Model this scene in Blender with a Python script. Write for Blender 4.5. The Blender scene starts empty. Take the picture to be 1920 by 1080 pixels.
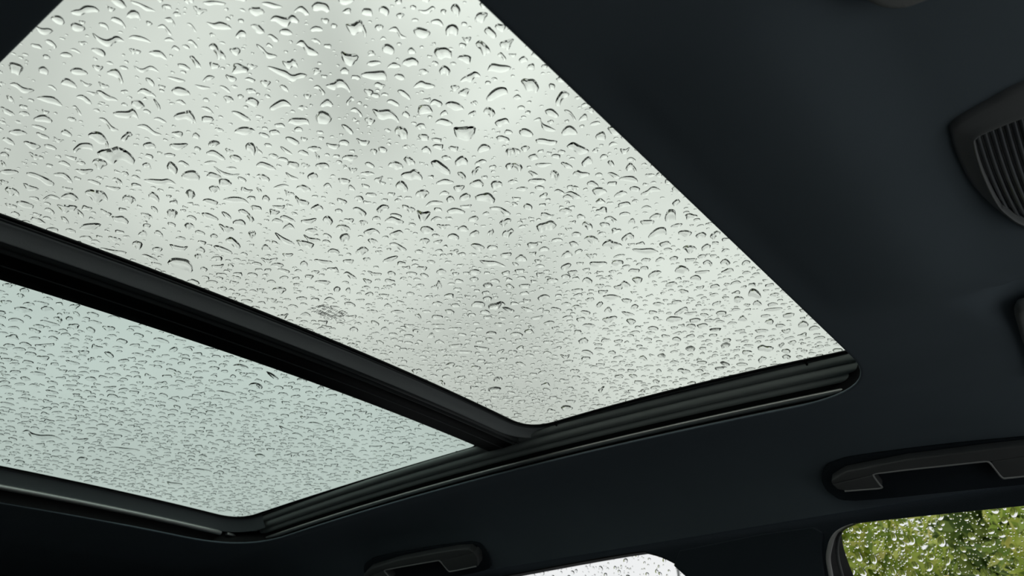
import bpy, bmesh, math, random
import numpy as np
from mathutils import Matrix, Vector
from mathutils.geometry import tessellate_polygon

# ------------------------------------------------------------------ camera, sky, exposure
SC = bpy.context.scene
COL = SC.collection
Z0 = 1.10                     # height of the phone above the ground; lengths below are metres from the phone (x forward, y to the car's left)
YC, H, CA, CB, XC = 0.5513, 0.36365, 0.04481, 0.07445, -0.64424    # roof: centre line, height and its gentle double curvature
YAW, PITCH, ROLL, FPX = 2.213964, 0.494427, -0.032776, 1508.13

SKY_B, SKY_Z = 0.86, 0.75
# direction (as seen in the sky), angular radius in degrees, brighter or darker
CLOUDS = [(380, 230, 11, 0.16), (870, 70, 10, 0.20), (1040, 250, 9, 0.12), (720, 420, 10, 0.10), (1350, 580, 14, 0.17),
          (120, 60, 14, -0.10), (640, 130, 10, -0.08), (640, 130, 8, -0.06), (880, 690, 10, -0.06), (1150, 1080, 8, 0.08)]

def cam_axes():
    f = np.array([math.cos(PITCH) * math.cos(YAW), math.cos(PITCH) * math.sin(YAW), math.sin(PITCH)])
    r = np.cross(f, [0, 0, 1]); r /= np.linalg.norm(r); u = np.cross(r, f)
    c, s = math.cos(ROLL), math.sin(ROLL)
    return c * r + s * u, -s * r + c * u, f
RT, UP, FW = cam_axes()
cam = bpy.data.cameras.new('camera'); camo = bpy.data.objects.new('camera', cam); COL.objects.link(camo)
cam.sensor_width = 36.0; cam.lens = FPX / 1920 * 36.0; cam.clip_start = 0.02; cam.clip_end = 500
camo.matrix_world = Matrix(((RT[0], UP[0], -FW[0], 0), (RT[1], UP[1], -FW[1], 0), (RT[2], UP[2], -FW[2], Z0), (0, 0, 0, 1)))
cam.dof.use_dof = True; cam.dof.focus_distance = 0.85; cam.dof.aperture_fstop = 13.0
SC.camera = camo
SC.view_settings.view_transform = 'Standard'; SC.view_settings.look = 'None'
SC.view_settings.gamma = 1.0; SC.view_settings.use_curve_mapping = False
SC.view_settings.exposure = 0.0

def view_dir(px, py):
    d = RT * (px - 960) + UP * (540 - py) + FW * FPX
    return d / np.linalg.norm(d)

world = bpy.data.worlds.new('overcast_sky'); SC.world = world; world.use_nodes = True
wn, wl = world.node_tree.nodes, world.node_tree.links
wn.clear()
def wnode(t, **kw):
    n = wn.new(t)
    for k, v in kw.items(): setattr(n, k, v)
    return n
def wmath(op, a, b=None, c=None, clamp=False):
    n = wnode('ShaderNodeMath', operation=op, use_clamp=clamp)
    for i, v in enumerate((a, b, c)):
        if v is None: continue
        if isinstance(v, (int, float)): n.inputs[i].default_value = v
        else: wl.new(v, n.inputs[i])
    return n.outputs[0]
tc = wnode('ShaderNodeTexCoord')
nrm = wnode('ShaderNodeVectorMath', operation='NORMALIZE'); wl.new(tc.outputs['Generated'], nrm.inputs[0])
sep = wnode('ShaderNodeSeparateXYZ'); wl.new(nrm.outputs[0], sep.inputs[0])
zpos = wmath('MAXIMUM', sep.outputs['Z'], 0.0)
den = wmath('ADD', zpos, 0.22)
comb = wnode('ShaderNodeCombineXYZ')
wl.new(wmath('DIVIDE', sep.outputs['X'], den), comb.inputs['X']); wl.new(wmath('DIVIDE', sep.outputs['Y'], den), comb.inputs['Y'])
noi = wnode('ShaderNodeTexNoise'); noi.inputs['Scale'].default_value = 2.1; noi.inputs['Detail'].default_value = 4.0
noi.inputs['Roughness'].default_value = 0.5; wl.new(comb.outputs[0], noi.inputs['Vector'])
zen = wnode('ShaderNodeMapRange', interpolation_type='SMOOTHSTEP'); wl.new(sep.outputs['Z'], zen.inputs['Value'])
zen.inputs['From Min'].default_value = 0.66; zen.inputs['From Max'].default_value = 1.0
lum = wmath('ADD', wmath('MULTIPLY', zen.outputs['Result'], SKY_Z), SKY_B)                      # overcast: brighter towards the zenith
lum = wmath('ADD', lum, wmath('MULTIPLY', wmath('SUBTRACT', noi.outputs['Fac'], 0.5), 0.30))
# thinner and thicker places in the cloud deck
for px, py, rad, amp in CLOUDS:
    d = view_dir(px, py)
    dt = wnode('ShaderNodeVectorMath', operation='DOT_PRODUCT'); wl.new(nrm.outputs[0], dt.inputs[0]); dt.inputs[1].default_value = tuple(d)
    mr = wnode('ShaderNodeMapRange', interpolation_type='SMOOTHERSTEP'); wl.new(dt.outputs['Value'], mr.inputs['Value'])
    mr.inputs['From Min'].default_value = math.cos(math.radians(rad)); mr.inputs['From Max'].default_value = 1.0
    mr.inputs['To Min'].default_value = 0.0; mr.inputs['To Max'].default_value = amp
    lum = wmath('ADD', lum, mr.outputs['Result'])
skyc = wnode('ShaderNodeVectorMath', operation='SCALE'); skyc.inputs[0].default_value = (0.985, 1.0, 1.0); wl.new(lum, skyc.inputs['Scale'])
mixg = wnode('ShaderNodeMix', data_type='VECTOR')
below = wnode('ShaderNodeMapRange'); wl.new(sep.outputs['Z'], below.inputs['Value'])
below.inputs['From Min'].default_value = -0.03; below.inputs['From Max'].default_value = 0.01
wl.new(below.outputs['Result'], mixg.inputs['Factor'])
mixg.inputs['A'].default_value = (0.10, 0.105, 0.105); wl.new(skyc.outputs[0], mixg.inputs['B'])
bg = wnode('ShaderNodeBackground'); wl.new(mixg.outputs['Result'], bg.inputs['Color']); bg.inputs['Strength'].default_value = 1.0
out = wnode('ShaderNodeOutputWorld'); wl.new(bg.outputs[0], out.inputs['Surface'])

# ------------------------------------------------------------------ helpers
random.seed(7); RNG = np.random.default_rng(7)
MATS = {}
def mat(name, color, rough=0.6, bump=0.0, bscale=400.0, spec=0.5, metal=0.0, vary=0.0, weave=False):
    if name in MATS: return MATS[name]
    m = bpy.data.materials.new(name); m.use_nodes = True; n, l = m.node_tree.nodes, m.node_tree.links
    b = n['Principled BSDF']; b.inputs['Base Color'].default_value = (*color, 1); b.inputs['Roughness'].default_value = rough
    b.inputs['Metallic'].default_value = metal; b.inputs['Specular IOR Level'].default_value = spec
    t = n.new('ShaderNodeTexCoord')
    if vary > 0:
        no = n.new('ShaderNodeTexNoise'); no.inputs['Scale'].default_value = 9; no.inputs['Detail'].default_value = 3; l.new(t.outputs['Object'], no.inputs['Vector'])
        mx = n.new('ShaderNodeMix'); mx.data_type = 'RGBA'
        mx.inputs['A'].default_value = (*[c * (1 - vary) for c in color], 1); mx.inputs['B'].default_value = (*[c * (1 + vary) for c in color], 1)
        l.new(no.outputs['Fac'], mx.inputs['Factor']); l.new(mx.outputs['Result'], b.inputs['Base Color'])
    if bump > 0:
        if weave:
            no = n.new('ShaderNodeTexWave'); no.inputs['Scale'].default_value = bscale; no.inputs['Distortion'].default_value = 3.0; no.inputs['Detail'].default_value = 1.0
        else:
            no = n.new('ShaderNodeTexNoise'); no.inputs['Scale'].default_value = bscale; no.inputs['Detail'].default_value = 2
        l.new(t.outputs['Object'], no.inputs['Vector'])
        bp = n.new('ShaderNodeBump'); bp.inputs['Strength'].default_value = bump; bp.inputs['Distance'].default_value = 0.001
        l.new(no.outputs['Fac'], bp.inputs['Height']); l.new(bp.outputs['Normal'], b.inputs['Normal'])
    MATS[name] = m; return m

def glass_mat(name, tint):
    """thin clear pane: tinted see-through with a Schlick-weighted mirror layer"""
    m = bpy.data.materials.new(name); m.use_nodes = True; n, l = m.node_tree.nodes, m.node_tree.links; n.clear()
    tr = n.new('ShaderNodeBsdfTransparent'); tr.inputs['Color'].default_value = (*[math.sqrt(c) for c in tint], 1)
    gl = n.new('ShaderNodeBsdfGlossy'); gl.inputs['Roughness'].default_value = 0.0
    lw = n.new('ShaderNodeLayerWeight'); lw.inputs['Blend'].default_value = 0.5
    pw = n.new('ShaderNodeMath'); pw.operation = 'POWER'; l.new(lw.outputs['Facing'], pw.inputs[0]); pw.inputs[1].default_value = 5
    ma = n.new('ShaderNodeMath'); ma.operation = 'MULTIPLY_ADD'; l.new(pw.outputs[0], ma.inputs[0]); ma.inputs[1].default_value = 0.45; ma.inputs[2].default_value = 0.02
    mx = n.new('ShaderNodeMixShader'); l.new(ma.outputs[0], mx.inputs['Fac']); l.new(tr.outputs[0], mx.inputs[1]); l.new(gl.outputs[0], mx.inputs[2])
    o = n.new('ShaderNodeOutputMaterial'); l.new(mx.outputs[0], o.inputs['Surface']); MATS[name] = m; return m

def water_mat():
    m = bpy.data.materials.new('rain_water'); m.use_nodes = True; n, l = m.node_tree.nodes, m.node_tree.links; n.clear()
    g = n.new('ShaderNodeBsdfGlass'); g.inputs['IOR'].default_value = 1.333; g.inputs['Roughness'].default_value = 0.0
    o = n.new('ShaderNodeOutputMaterial'); l.new(g.outputs[0], o.inputs['Surface']); return m

def tag(o, label=None, cat=None, group=None, kind=None):
    for k, v in (('label', label), ('category', cat), ('group', group), ('kind', kind)):
        if v: o[k] = v
    return o

def empty(name, loc):
    o = bpy.data.objects.new(name, None); COL.objects.link(o); o.empty_display_size = 0.02
    o.location = (loc[0], loc[1], loc[2] + Z0); return o

def world_off(p):
    return np.array(p.location) if p.parent is None else np.array(p.location) + world_off(p.parent)

def fill_mesh(me, v, faces):
    if isinstance(faces, np.ndarray):
        k_ = faces.shape[1]; me.vertices.add(len(v)); me.vertices.foreach_set('co', v.ravel())
        me.loops.add(faces.size); me.loops.foreach_set('vertex_index', faces.ravel().astype(np.int32))
        me.polygons.add(len(faces)); me.polygons.foreach_set('loop_start', np.arange(len(faces), dtype=np.int32) * k_)
        me.update(calc_edges=True)
    else:
        me.from_pydata(v.tolist(), [], [list(map(int, f)) for f in faces]); me.update()

def mesh(name, verts, faces, m, parent=None, smooth=True, origin=None):
    """one mesh object; verts are metres from the phone"""
    v = np.array(verts, float).reshape(-1, 3).copy(); v[:, 2] += Z0
    if parent is not None:
        off = world_off(parent); loc = np.zeros(3)
        if origin is not None: loc = np.array(origin) + [0, 0, Z0] - off; 
        v -= off + loc
    else:
        o3 = np.array(origin if origin is not None else v.mean(0) - [0, 0, Z0]) + [0, 0, Z0]; loc = o3; v -= o3
    me = bpy.data.meshes.new(name); fill_mesh(me, v, faces)
    if smooth: me.polygons.foreach_set('use_smooth', [True] * len(me.polygons))
    if m is not None: me.materials.append(m)
    o = bpy.data.objects.new(name, me); COL.objects.link(o); o.location = loc; o.parent = parent
    return o

def fix_normals(o, flip=False):
    bm = bmesh.new(); bm.from_mesh(o.data); bmesh.ops.recalc_face_normals(bm, faces=bm.faces)
    if flip: bmesh.ops.reverse_faces(bm, faces=bm.faces)
    bm.to_mesh(o.data); bm.free(); return o

def split_smooth(o, angle=35):
    bm = bmesh.new(); bm.from_mesh(o.data)
    for e in bm.edges:
        e.smooth = not (len(e.link_faces) == 2 and e.calc_face_angle(0) > math.radians(angle))
    bm.to_mesh(o.data); bm.free(); return o

def sstep(a, b, x):
    t = np.clip((x - a) / (b - a), 0, 1); return t * t * (3 - 2 * t)

def zh(x, y):                     # headliner height at the opening
    return H - CA * (x - XC) ** 2 - CB * (y - YC) ** 2
DZ = 0.0484
def zg(x, y): return zh(x, y) + DZ        # underside of the roof glass

def liner(x, y):                  # whole headliner, with its coves down to the side windows and the hollows for the visors
    x = np.asarray(x, float); y = np.asarray(y, float)
    u = np.abs(y - YC); dd = np.clip((u - .45) / .19, 0, 1); xc = np.clip(x, -1.65, .10)
    z = H - CA * (1 - dd) * (xc - XC) ** 2 - CB * u ** 2 - .088 * (np.clip(u - .47, 0, None) / .17) ** 1.73
    z = z - .010 * sstep(-.205, -.10, x) * (1 - sstep(-.095, -.02, x)) * (1 - sstep(.17, .27, u))      # the liner swells over the blind housing in front of the opening
    for s in (1, -1):
        yy = YC + s * (y - YC)
        r = sstep(.800, .814, yy) * (1 - sstep(1.0, 1.06, yy)) * sstep(-.095, -.02, x - .35 * (yy - .80)) * (1 - sstep(.15, .2, x))
        z = z + .014 * r
    return z

def f_hl(x): return 1.0083 + .0206 * x + .012 * x * x
def f_hf(y): return -.1906 - .0427 * y + .0388 * y * y
def f_hb(y): return -1.4192 - .087 * y + .0571 * y * y
def f_gl(x): return .9954 + .1204 * x + .1225 * x * x
def f_gl2(x): return .9651 - .0357 * x - .0255 * x * x
def f_gr(y): return -.6993 - .0035 * y + .0013 * y * y
def f_gr2(y): return -.8178 - .0036 * y + .0108 * y * y
def f_gb(y): return -1.3827 - .0897 * y + .0495 * y * y

def bez(a, c, b, n):
    t = np.linspace(0, 1, n)[:, None]; a, b, c = map(np.array, (a, b, c))
    return (1 - t) ** 2 * a + 2 * t * (1 - t) * c + t * t * b

def loop(front, back, left, right, rfl, rbl, rbr=None, rfr=None, n=60):
    """closed outline from four edge functions: left edge rearwards, back edge, right edge forwards, front edge; rounded corners"""
    rbr = rbr or rbl; rfr = rfr or rfl
    def corner(xf, yf, x0, y0):
        x, y = x0, y0
        for _ in range(8): x, y = xf(y), yf(x)
        return x, y
    fl = corner(front, left, -.2, 1); bl = corner(back, left, -1, 1); br = corner(back, right, -1, 0); fr = corner(front, right, -.2, 0)
    def hor(fx, x0, x1): xs = np.linspace(x0, x1, n); return np.stack([xs, fx(xs) + 0 * xs], 1)
    def ver(fy, y0, y1): ys = np.linspace(y0, y1, n); return np.stack([fy(ys) + 0 * ys, ys], 1)
    L = hor(left, fl[0] - rfl, bl[0] + rbl); B = ver(back, bl[1] - rbl, br[1] + rbr)
    R = hor(right, br[0] + rbr, fr[0] - rfr); F = ver(front, fr[1] + rfr, fl[1] - rfl)
    seg = [L, bez(L[-1], bl, B[0], 14)[1:-1], B, bez(B[-1], br, R[0], 14)[1:-1], R, bez(R[-1], fr, F[0], 14)[1:-1], F, bez(F[-1], fl, L[0], 14)[1:-1]]
    return np.concatenate(seg)

def normals2(P, closed=True):
    if closed: T = np.roll(P, -1, 0) - np.roll(P, 1, 0)
    else: T = np.gradient(P, axis=0)
    T /= np.linalg.norm(T, axis=1)[:, None]
    return np.stack([T[:, 1], -T[:, 0]], 1)

def sweep(name, path, profile, zf, m, parent=None, closed=True, caps=False, smooth=True):
    """profile: list of (outward offset, height) carried along a plan outline"""
    N = normals2(path, closed); k = len(profile); n = len(path); V = []
    for o, dz in profile:
        Q = path + N * o; V.append(np.column_stack([Q, zf(Q[:, 0], Q[:, 1]) + dz]))
    V = np.stack(V, 1).reshape(-1, 3); F = []
    for i in range(n if closed else n - 1):
        j = (i + 1) % n
        for q in range(k - 1): F.append((i * k + q, j * k + q, j * k + q + 1, i * k + q + 1))
    if caps and not closed: F += [list(range(k))[::-1], [(n - 1) * k + q for q in range(k)]]
    return mesh(name, V, F, m, parent, smooth)

def bead(o, z, r, n=8, a0=0, a1=360, sy=1.0):
    return [(o + r * math.cos(math.radians(a0 + (a1 - a0) * i / n)), z + sy * r * math.sin(math.radians(a0 + (a1 - a0) * i / n))) for i in range(n + 1)]

def grid_faces(n, m):
    return [(i * m + j, (i + 1) * m + j, (i + 1) * m + j + 1, i * m + j + 1) for i in range(n - 1) for j in range(m - 1)]

def prism(name, outline, top, bottom, m, parent=None, bevel=0.0, seg=3):
    """outline: list of 3d points; top / bottom: offset vectors; closed solid with rounded edges"""
    P = np.array(outline, float); n = len(P)
    V = np.concatenate([P + np.array(bottom), P + np.array(top)])
    F = [list(range(n))[::-1], list(range(n, 2 * n))] + [(i, (i + 1) % n, n + (i + 1) % n, n + i) for i in range(n)]
    o = mesh(name, V, F, m, parent, True); fix_normals(o)
    if bevel > 0:
        bm = bmesh.new(); bm.from_mesh(o.data)
        ed = [e for e in bm.edges if len(e.link_faces) == 2 and e.calc_face_angle(0) > math.radians(50)]
        bmesh.ops.bevel(bm, geom=ed, offset=bevel, segments=seg, profile=0.5, affect='EDGES', clamp_overlap=True)
        bm.to_mesh(o.data); bm.free(); o.data.polygons.foreach_set('use_smooth', [True] * len(o.data.polygons))
    split_smooth(o, 40); return o

# ------------------------------------------------------------------ materials
m_liner = mat('headliner_fabric', (.185, .23, .262), .95, .12, 1400, .15, vary=.08)
m_trim = mat('pillar_trim_fabric', (.035, .046, .056), .9, .4, 900, .2, vary=.06)
m_black = mat('black_rubber', (.010, .011, .012), .55, .15, 700, .35)
m_frit = mat('black_enamel', (.004, .004, .005), .5, 0, 1, .2)
m_rib = mat('black_moulded_plastic', (.075, .085, .085), .32, .1, 300, .5)
m_band = mat('satin_grey_plastic', (.50, .54, .54), .40, .15, 500, .5, vary=.1)
m_gait = mat('satin_black_rubber', (.30, .335, .32), .42, .05, 500, .5)
m_panel = mat('dark_satin_plastic', (.16, .18, .19), .5, .1, 500, .4)
m_strip = mat('satin_aluminium', (.62, .63, .61), .42, .05, 300, .5, metal=.8)
m_lamp = mat('grey_lamp_plastic', (.22, .23, .23), .4, .1, 400, .5)
m_lens = mat('smoked_lens_plastic', (.10, .11, .12), .18, 0, 1, .6)
m_handle = mat('grained_grey_plastic', (.14, .145, .145), .33, .25, 900, .5)
m_visor = mat('visor_cloth', (.36, .37, .36), .9, .4, 800, .2)
m_floor = mat('interior_floor', (.012, .012, .013), .9, 0, 1, .2, vary=.1)
m_ground = mat('wet_asphalt', (.10, .105, .11), .35, .3, 8, .5, vary=.3)
m_bark = mat('bark', (.10, .075, .05), .9, .6, 30, .2, vary=.3)
m_pole = mat('galvanised_pole', (.28, .29, .29), .5, 0, 1, .5)
m_front = glass_mat('green_tinted_glass', (.735, .785, .715))
m_rear = glass_mat('blue_green_tinted_glass', (.66, .775, .715))
m_side = glass_mat('clear_side_glass', (.97, .97, .975))
m_water = water_mat()
m_etch = mat('etched_enamel', (.06, .06, .065), .8)

# ------------------------------------------------------------------ setting: ground, shell of the cabin
g = mesh('ground', [(-60, -60, -Z0), (60, -60, -Z0), (60, 60, -Z0), (-60, 60, -Z0)], [(0, 1, 2, 3)], m_ground, smooth=False)
tag(g, 'wet grey asphalt around the car', None, kind='structure')

open_path = loop(f_hf, f_hb, f_hl, lambda x: 0.1010 + 0 * x, .115, .135, .135, .115, 80)
# headliner: rolled lip round the sunroof opening, then outwards to the cabin's edges
lip = [(.010, .0042), (.003, .0038), (.0008, .0030), (0, .0018), (.0005, .0006), (.0018, .0001), (.004, 0)]
N = normals2(open_path); V = []
for o, dz in lip:
    Q = open_path + N * o; V.append(np.column_stack([Q, zh(Q[:, 0], Q[:, 1]) + dz]))
start = open_path + N * .004
X0, X1, Y0, Y1 = -2.0, .175, YC - .64, YC + .64
cx, cy = -.75, YC
def outer(P):
    d = P - np.array([cx, cy]); out = []
    for (dx, dy) in d:
        t = 1e9
        if dx > 1e-9: t = min(t, (X1 - cx) / dx)
        if dx < -1e-9: t = min(t, (X0 - cx) / dx)
        if dy > 1e-9: t = min(t, (Y1 - cy) / dy)
        if dy < -1e-9: t = min(t, (Y0 - cy) / dy)
        out.append((cx + dx * t, cy + dy * t))
    return np.array(out)
OUT = outer(start)
for t in np.linspace(0, 1, 91)[1:]:
    Q = start + (OUT - start) * t; bl = sstep(0, .10, t)
    V.append(np.column_stack([Q, zh(Q[:, 0], Q[:, 1]) * (1 - bl) + liner(Q[:, 0], Q[:, 1]) * bl]))
k, n = len(V), len(open_path); V = np.stack(V, 1).reshape(-1, 3)
F = [(i * k + q, ((i + 1) % n) * k + q, ((i + 1) % n) * k + q + 1, i * k + q + 1) for i in range(n) for q in range(k - 1)]
ceil = mesh('ceiling', V, F, m_liner); tag(ceil, 'dark grey fabric headliner curving round the sunroof opening', None, kind='structure')

def wall_y(z, off=0): return 1.2 + off + .25 * (.225 - z)
def catmull(P, n, closed=False):
    P = np.array(P, float); k = len(P); out = []
    rng = range(k if closed else k - 1)
    for i in rng:
        p0 = P[(i - 1) % k] if closed or i > 0 else 2 * P[0] - P[1]; p1 = P[i]; p2 = P[(i + 1) % k]
        p3 = P[(i + 2) % k] if closed or i + 2 < k else 2 * P[-1] - P[-2]
        for t in np.linspace(0, 1, n, endpoint=False):
            out.append(.5 * ((2 * p1) + (-p0 + p2) * t + (2 * p0 - 5 * p1 + 4 * p2 - p3) * t * t + (-p0 + 3 * p1 - 3 * p2 + p3) * t ** 3))
    if not closed: out.append(P[-1])
    return np.array(out)
def join(*parts): return np.concatenate([np.array(p, float) for p in parts])

win1_trim = join([(.52, .01), (.20, .2045)], catmull([(-.1097, .2200), (-.2892, .2284), (-.3178, .2292), (-.3378, .2243), (-.3502, .2155), (-.3597, .2012), (-.3652, .1878), (-.3677, .1672)], 4), [(-.372, 0), (-.372, -.2), (.55, -.2)])
win1_glass = join([(.52, .015), (.20, .2095)], catmull([(-.1123, .2253), (-.2961, .2339), (-.3261, .2326), (-.3428, .2271), (-.3472, .2176), (-.3485, .2034), (-.3478, .1855), (-.3458, .1677)], 4), [(-.320, 0), (-.29, -.2), (.55, -.2)])
win2_trim = join([(-1.42, .150), (-1.38, .205), (-1.33, .2250)], catmull([(-.9434, .2322), (-.7588, .2364), (-.6578, .2369), (-.6421, .2332), (-.6202, .2248), (-.5998, .2129), (-.5847, .2002), (-.5754, .1906)], 4), [(-.545, .12), (-.535, 0), (-.535, -.2), (-1.45, -.2)])

def side_wall(name, label, sgn):
    """door and pillar side; two window openings on the left, one cut-down opening on the unseen right (sgn=-1)"""
    def P3(p, off=0):
        y = wall_y(p[1], off); y = y if sgn > 0 else 2 * YC - y
        return (p[0], y, p[1])
    outer_ = np.array([(X0, -.75), (.95, -.75), (.95, -.15), (.30, .225), (.175, .250), (-.6, .256), (-1.5, .252), (X0, .252)])
    loops = [outer_, win1_trim, win2_trim] if sgn > 0 else [outer_, np.array([(.50, .02), (.25, .165), (.20, .16), (.20, -.2), (.58, -.2)])]  # unseen right side closed up to one small opening, to block light
    tri = tessellate_polygon([[Vector((p[0], p[1], 0)) for p in L] for L in loops])
    allp = np.concatenate(loops); V = [P3(p) for p in allp]; F = [tuple(t) for t in tri]
    w = mesh(name, V, F, m_trim, smooth=False); tag(w, label, None, kind='structure')
    return w
wl_ = side_wall('wall_left', 'dark inner side of the car beyond the sunroof, with two windows', 1)
side_wall('wall_right', 'dark inner side of the car on the near side', -1)
def quad(name, pts, m, label):
    return tag(mesh(name, pts, [(0, 1, 2, 3)], m, smooth=False), label, None, kind='structure')
quad('floor', [(X0, -.2, -.75), (1.3, -.2, -.75), (1.3, 1.5, -.75), (X0, 1.5, -.75)], m_floor, 'grey cabin floor')
quad('wall_back', [(X0, -.35, -.75), (X0, 1.45, -.75), (X0, 1.45, .37), (X0, -.35, .37)], m_trim, 'dark rear end of the cabin')
quad('wall_front', [(1.0, -.35, -.75), (1.0, 1.45, -.75), (.95, 1.45, -.16), (.95, -.35, -.16)], m_trim, 'dark front end of the cabin')

dash = mesh('bounce_dashboard', [(x, y, -.12 - .25 * (x - .72) ** 2) for x in np.linspace(.36, .95, 8) for y in np.linspace(-.12, 1.25, 8)] , grid_faces(8, 8)[::-1], mat('pale_bounce_vinyl', (.50, .51, .51), .6), None)  # unseen and pale, added to bounce light up to the front headliner
tag(dash, 'unseen pale grey dash top, added to bounce light onto the headliner', None, kind='structure')
hood = mesh('bounce_bonnet', [(x, y, -.30 - .10 * (x - 1.0) ** 2 - .04 * (y - YC) ** 2) for x in np.linspace(1.0, 2.3, 12) for y in np.linspace(-.25, 1.35, 12)], grid_faces(12, 12)[::-1], mat('white_bounce_paint', (.75, .76, .77), .25), None)  # out of view, added as a white reflector in front of the windscreen
tag(hood, 'unseen white car hood, added to throw light onto the headliner', None, kind='structure')
# near pillar cover, a little proud of the wall
pt = [(-.560, -.7), (-.560, .14), (-.583, .190), (-.60, .2085), (-.585, .2290), (-.45, .2340), (-.372, .2330), (-.362, .2240), (-.370, .2000), (-.3745, .17), (-.378, -.7)]
o = prism('trim_1', [(p[0], wall_y(p[1]), p[1]) for p in pt], (0, -.006, -.001), (0, .004, 0), m_trim, bevel=.002)
tag(o, 'dark trim cover on the pillar between the two side windows', None, kind='structure')

def loft(name, A, B, m, parent):
    n = len(A); V = np.concatenate([A, B]); F = [(i, (i + 1) % n, n + (i + 1) % n, n + i) for i in range(n)]
    return split_smooth(mesh(name, V, F, m, parent), 50)
def tube3(name, P, r, m, parent, closed=True, n=8):
    P = np.array(P, float); T = (np.roll(P, -1, 0) - np.roll(P, 1, 0)) if closed else np.gradient(P, axis=0)
    T /= np.linalg.norm(T, axis=1)[:, None]; V = []
    a = np.cross(T, [0, 1, .25]); a /= np.linalg.norm(a, axis=1)[:, None]; b = np.cross(T, a)
    r = np.broadcast_to(r, len(P))
    for i in range(len(P)):
        for q in range(n):
            t = 2 * math.pi * q / n; V.append(P[i] + r[i] * (math.cos(t) * a[i] + math.sin(t) * b[i]))
    F = []
    for i in range(len(P) if closed else len(P) - 1):
        j = (i + 1) % len(P)
        for q in range(n): F.append((i * n + q, j * n + q, j * n + (q + 1) % n, i * n + (q + 1) % n))
    return mesh(name, V, F, m, parent)
def on_wall(L, off): return np.array([(p[0], wall_y(p[1], off), p[1]) for p in L])
def pane_solid(name, L, off, th, m, parent):
    n = len(L); tri = tessellate_polygon([[Vector((p[0], p[1], 0)) for p in L]])
    A = on_wall(L, off); B = on_wall(L, off + th)
    F = [tuple(t) for t in tri] + [tuple(i + n for i in t[::-1]) for t in tri]
    F += [(i, (i + 1) % n, n + (i + 1) % n, n + i) for i in range(n)]
    return fix_normals(mesh(name, np.concatenate([A, B]), F, m, parent, smooth=False))
WOFF = .032
w1 = empty('window_1', (0, 1.2, .1)); tag(w1, 'side window speckled with raindrops, green trees outside', None, kind='structure')
grown = lambda L, d: np.array(L) + d * (lambda n: n)(-normals2(np.array(L)))
pane_solid('pane', grown(win1_glass, -.004) if False else win1_glass, WOFF, .004, m_side, w1)
loft('seal', on_wall(win1_trim, .0), on_wall(win1_glass, WOFF), m_black, w1)
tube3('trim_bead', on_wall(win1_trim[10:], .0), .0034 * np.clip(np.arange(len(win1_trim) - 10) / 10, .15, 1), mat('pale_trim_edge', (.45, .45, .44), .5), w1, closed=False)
rib_path = win1_glass[15:] * .45 + win1_trim[15:] * .55
tube3('seal_lip', on_wall(rib_path, .017), .0030, m_rib, w1, closed=False)
w2 = empty('window_2', (-.9, 1.2, .1)); tag(w2, 'far side window with bright white sky behind raindrops', None, kind='structure')
win2_glass = win2_trim
pane_solid('pane', win2_glass, WOFF, .004, m_side, w2)
loft('seal', on_wall(win2_trim, 0), on_wall(win2_glass, WOFF), m_black, w2)
tube3('trim_bead', on_wall(win2_trim, .002), .0022, m_black, w2)

# ------------------------------------------------------------------ sunroof: glass panels, crossbar, rails
path_F = loop(lambda y: -.150 + 0 * y, f_gr, f_gl, lambda x: .092 + 0 * x, .05, .048, .048, .05, 70)
path_R = loop(f_gr2, f_gb, f_gl2, lambda x: .110 + 0 * x, .020, .052, .052, .020, 70)

def roof_pane(parent, x0, x1, m):
    xs = np.linspace(x0, x1, 34); ys = np.linspace(.04, YC * 2 - .04, 50); G = []
    XX, YY = np.meshgrid(xs, ys, indexing='ij'); z = zg(XX, YY)
    A = np.stack([XX, YY, z], -1).reshape(-1, 3); B = A + [0, 0, .004]; n = len(A); m_, k_ = 34, 50
    F = grid_faces(m_, k_); F = F + [tuple(i + n for i in f[::-1]) for f in F]
    rim = [i * k_ for i in range(m_)] + [(m_ - 1) * k_ + j for j in range(1, k_)] + [i * k_ + k_ - 1 for i in range(m_ - 2, -1, -1)] + [j for j in range(k_ - 2, 0, -1)]
    F += [(rim[i], rim[(i + 1) % len(rim)], n + rim[(i + 1) % len(rim)], n + rim[i]) for i in range(len(rim))]
    return fix_normals(mesh('glass_pane', np.concatenate([A, B]), F, m, parent))

pf = empty('sunroof', (-.45, YC, zg(-.45, YC)))
tag(pf, 'large front sunroof panel of faintly green glass covered in raindrops', 'sunroof')
roof_pane(pf, -.745, -.10, m_front)
sweep('frit_border', path_F, [(.0005, -.0006), (.080, -.0006)], zg, m_frit, pf)
sweep('seal', path_F, [(.0008, -.0004), (.0002, -.0016), (.0012, -.0026), (.0035, -.0026), (.0042, -.0012)], zg, m_black, pf)
sweep('ridge', path_F, bead(.0062, -.0026, .0016, 8, 180, 360), zg, m_rib, pf)
i0 = int(np.argmax((path_F[:, 0] < -.655)))
sweep('inner_frame', path_F[i0:i0 + 170], [(.0085, -.001), (.0095, -.0038), (.0108, -.0043), (.0125, -.0042), (.0160, -.0052), (.0220, -.0082), (.0270, -.0112), (.0285, -.0120), (.0292, -.0118), (.0295, -.006)], zg, m_band, pf, closed=False)

pr = empty('sunroof', (-1.1, YC, zg(-1.1, YC)))
tag(pr, 'smaller rear sunroof panel of bluish-green glass behind the crossbar', 'sunroof')
roof_pane(pr, -1.50, -.775, m_rear)
sweep('frit_border', path_R, [(.0005, -.0006), (.060, -.0006)], zg, m_frit, pr)
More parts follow.
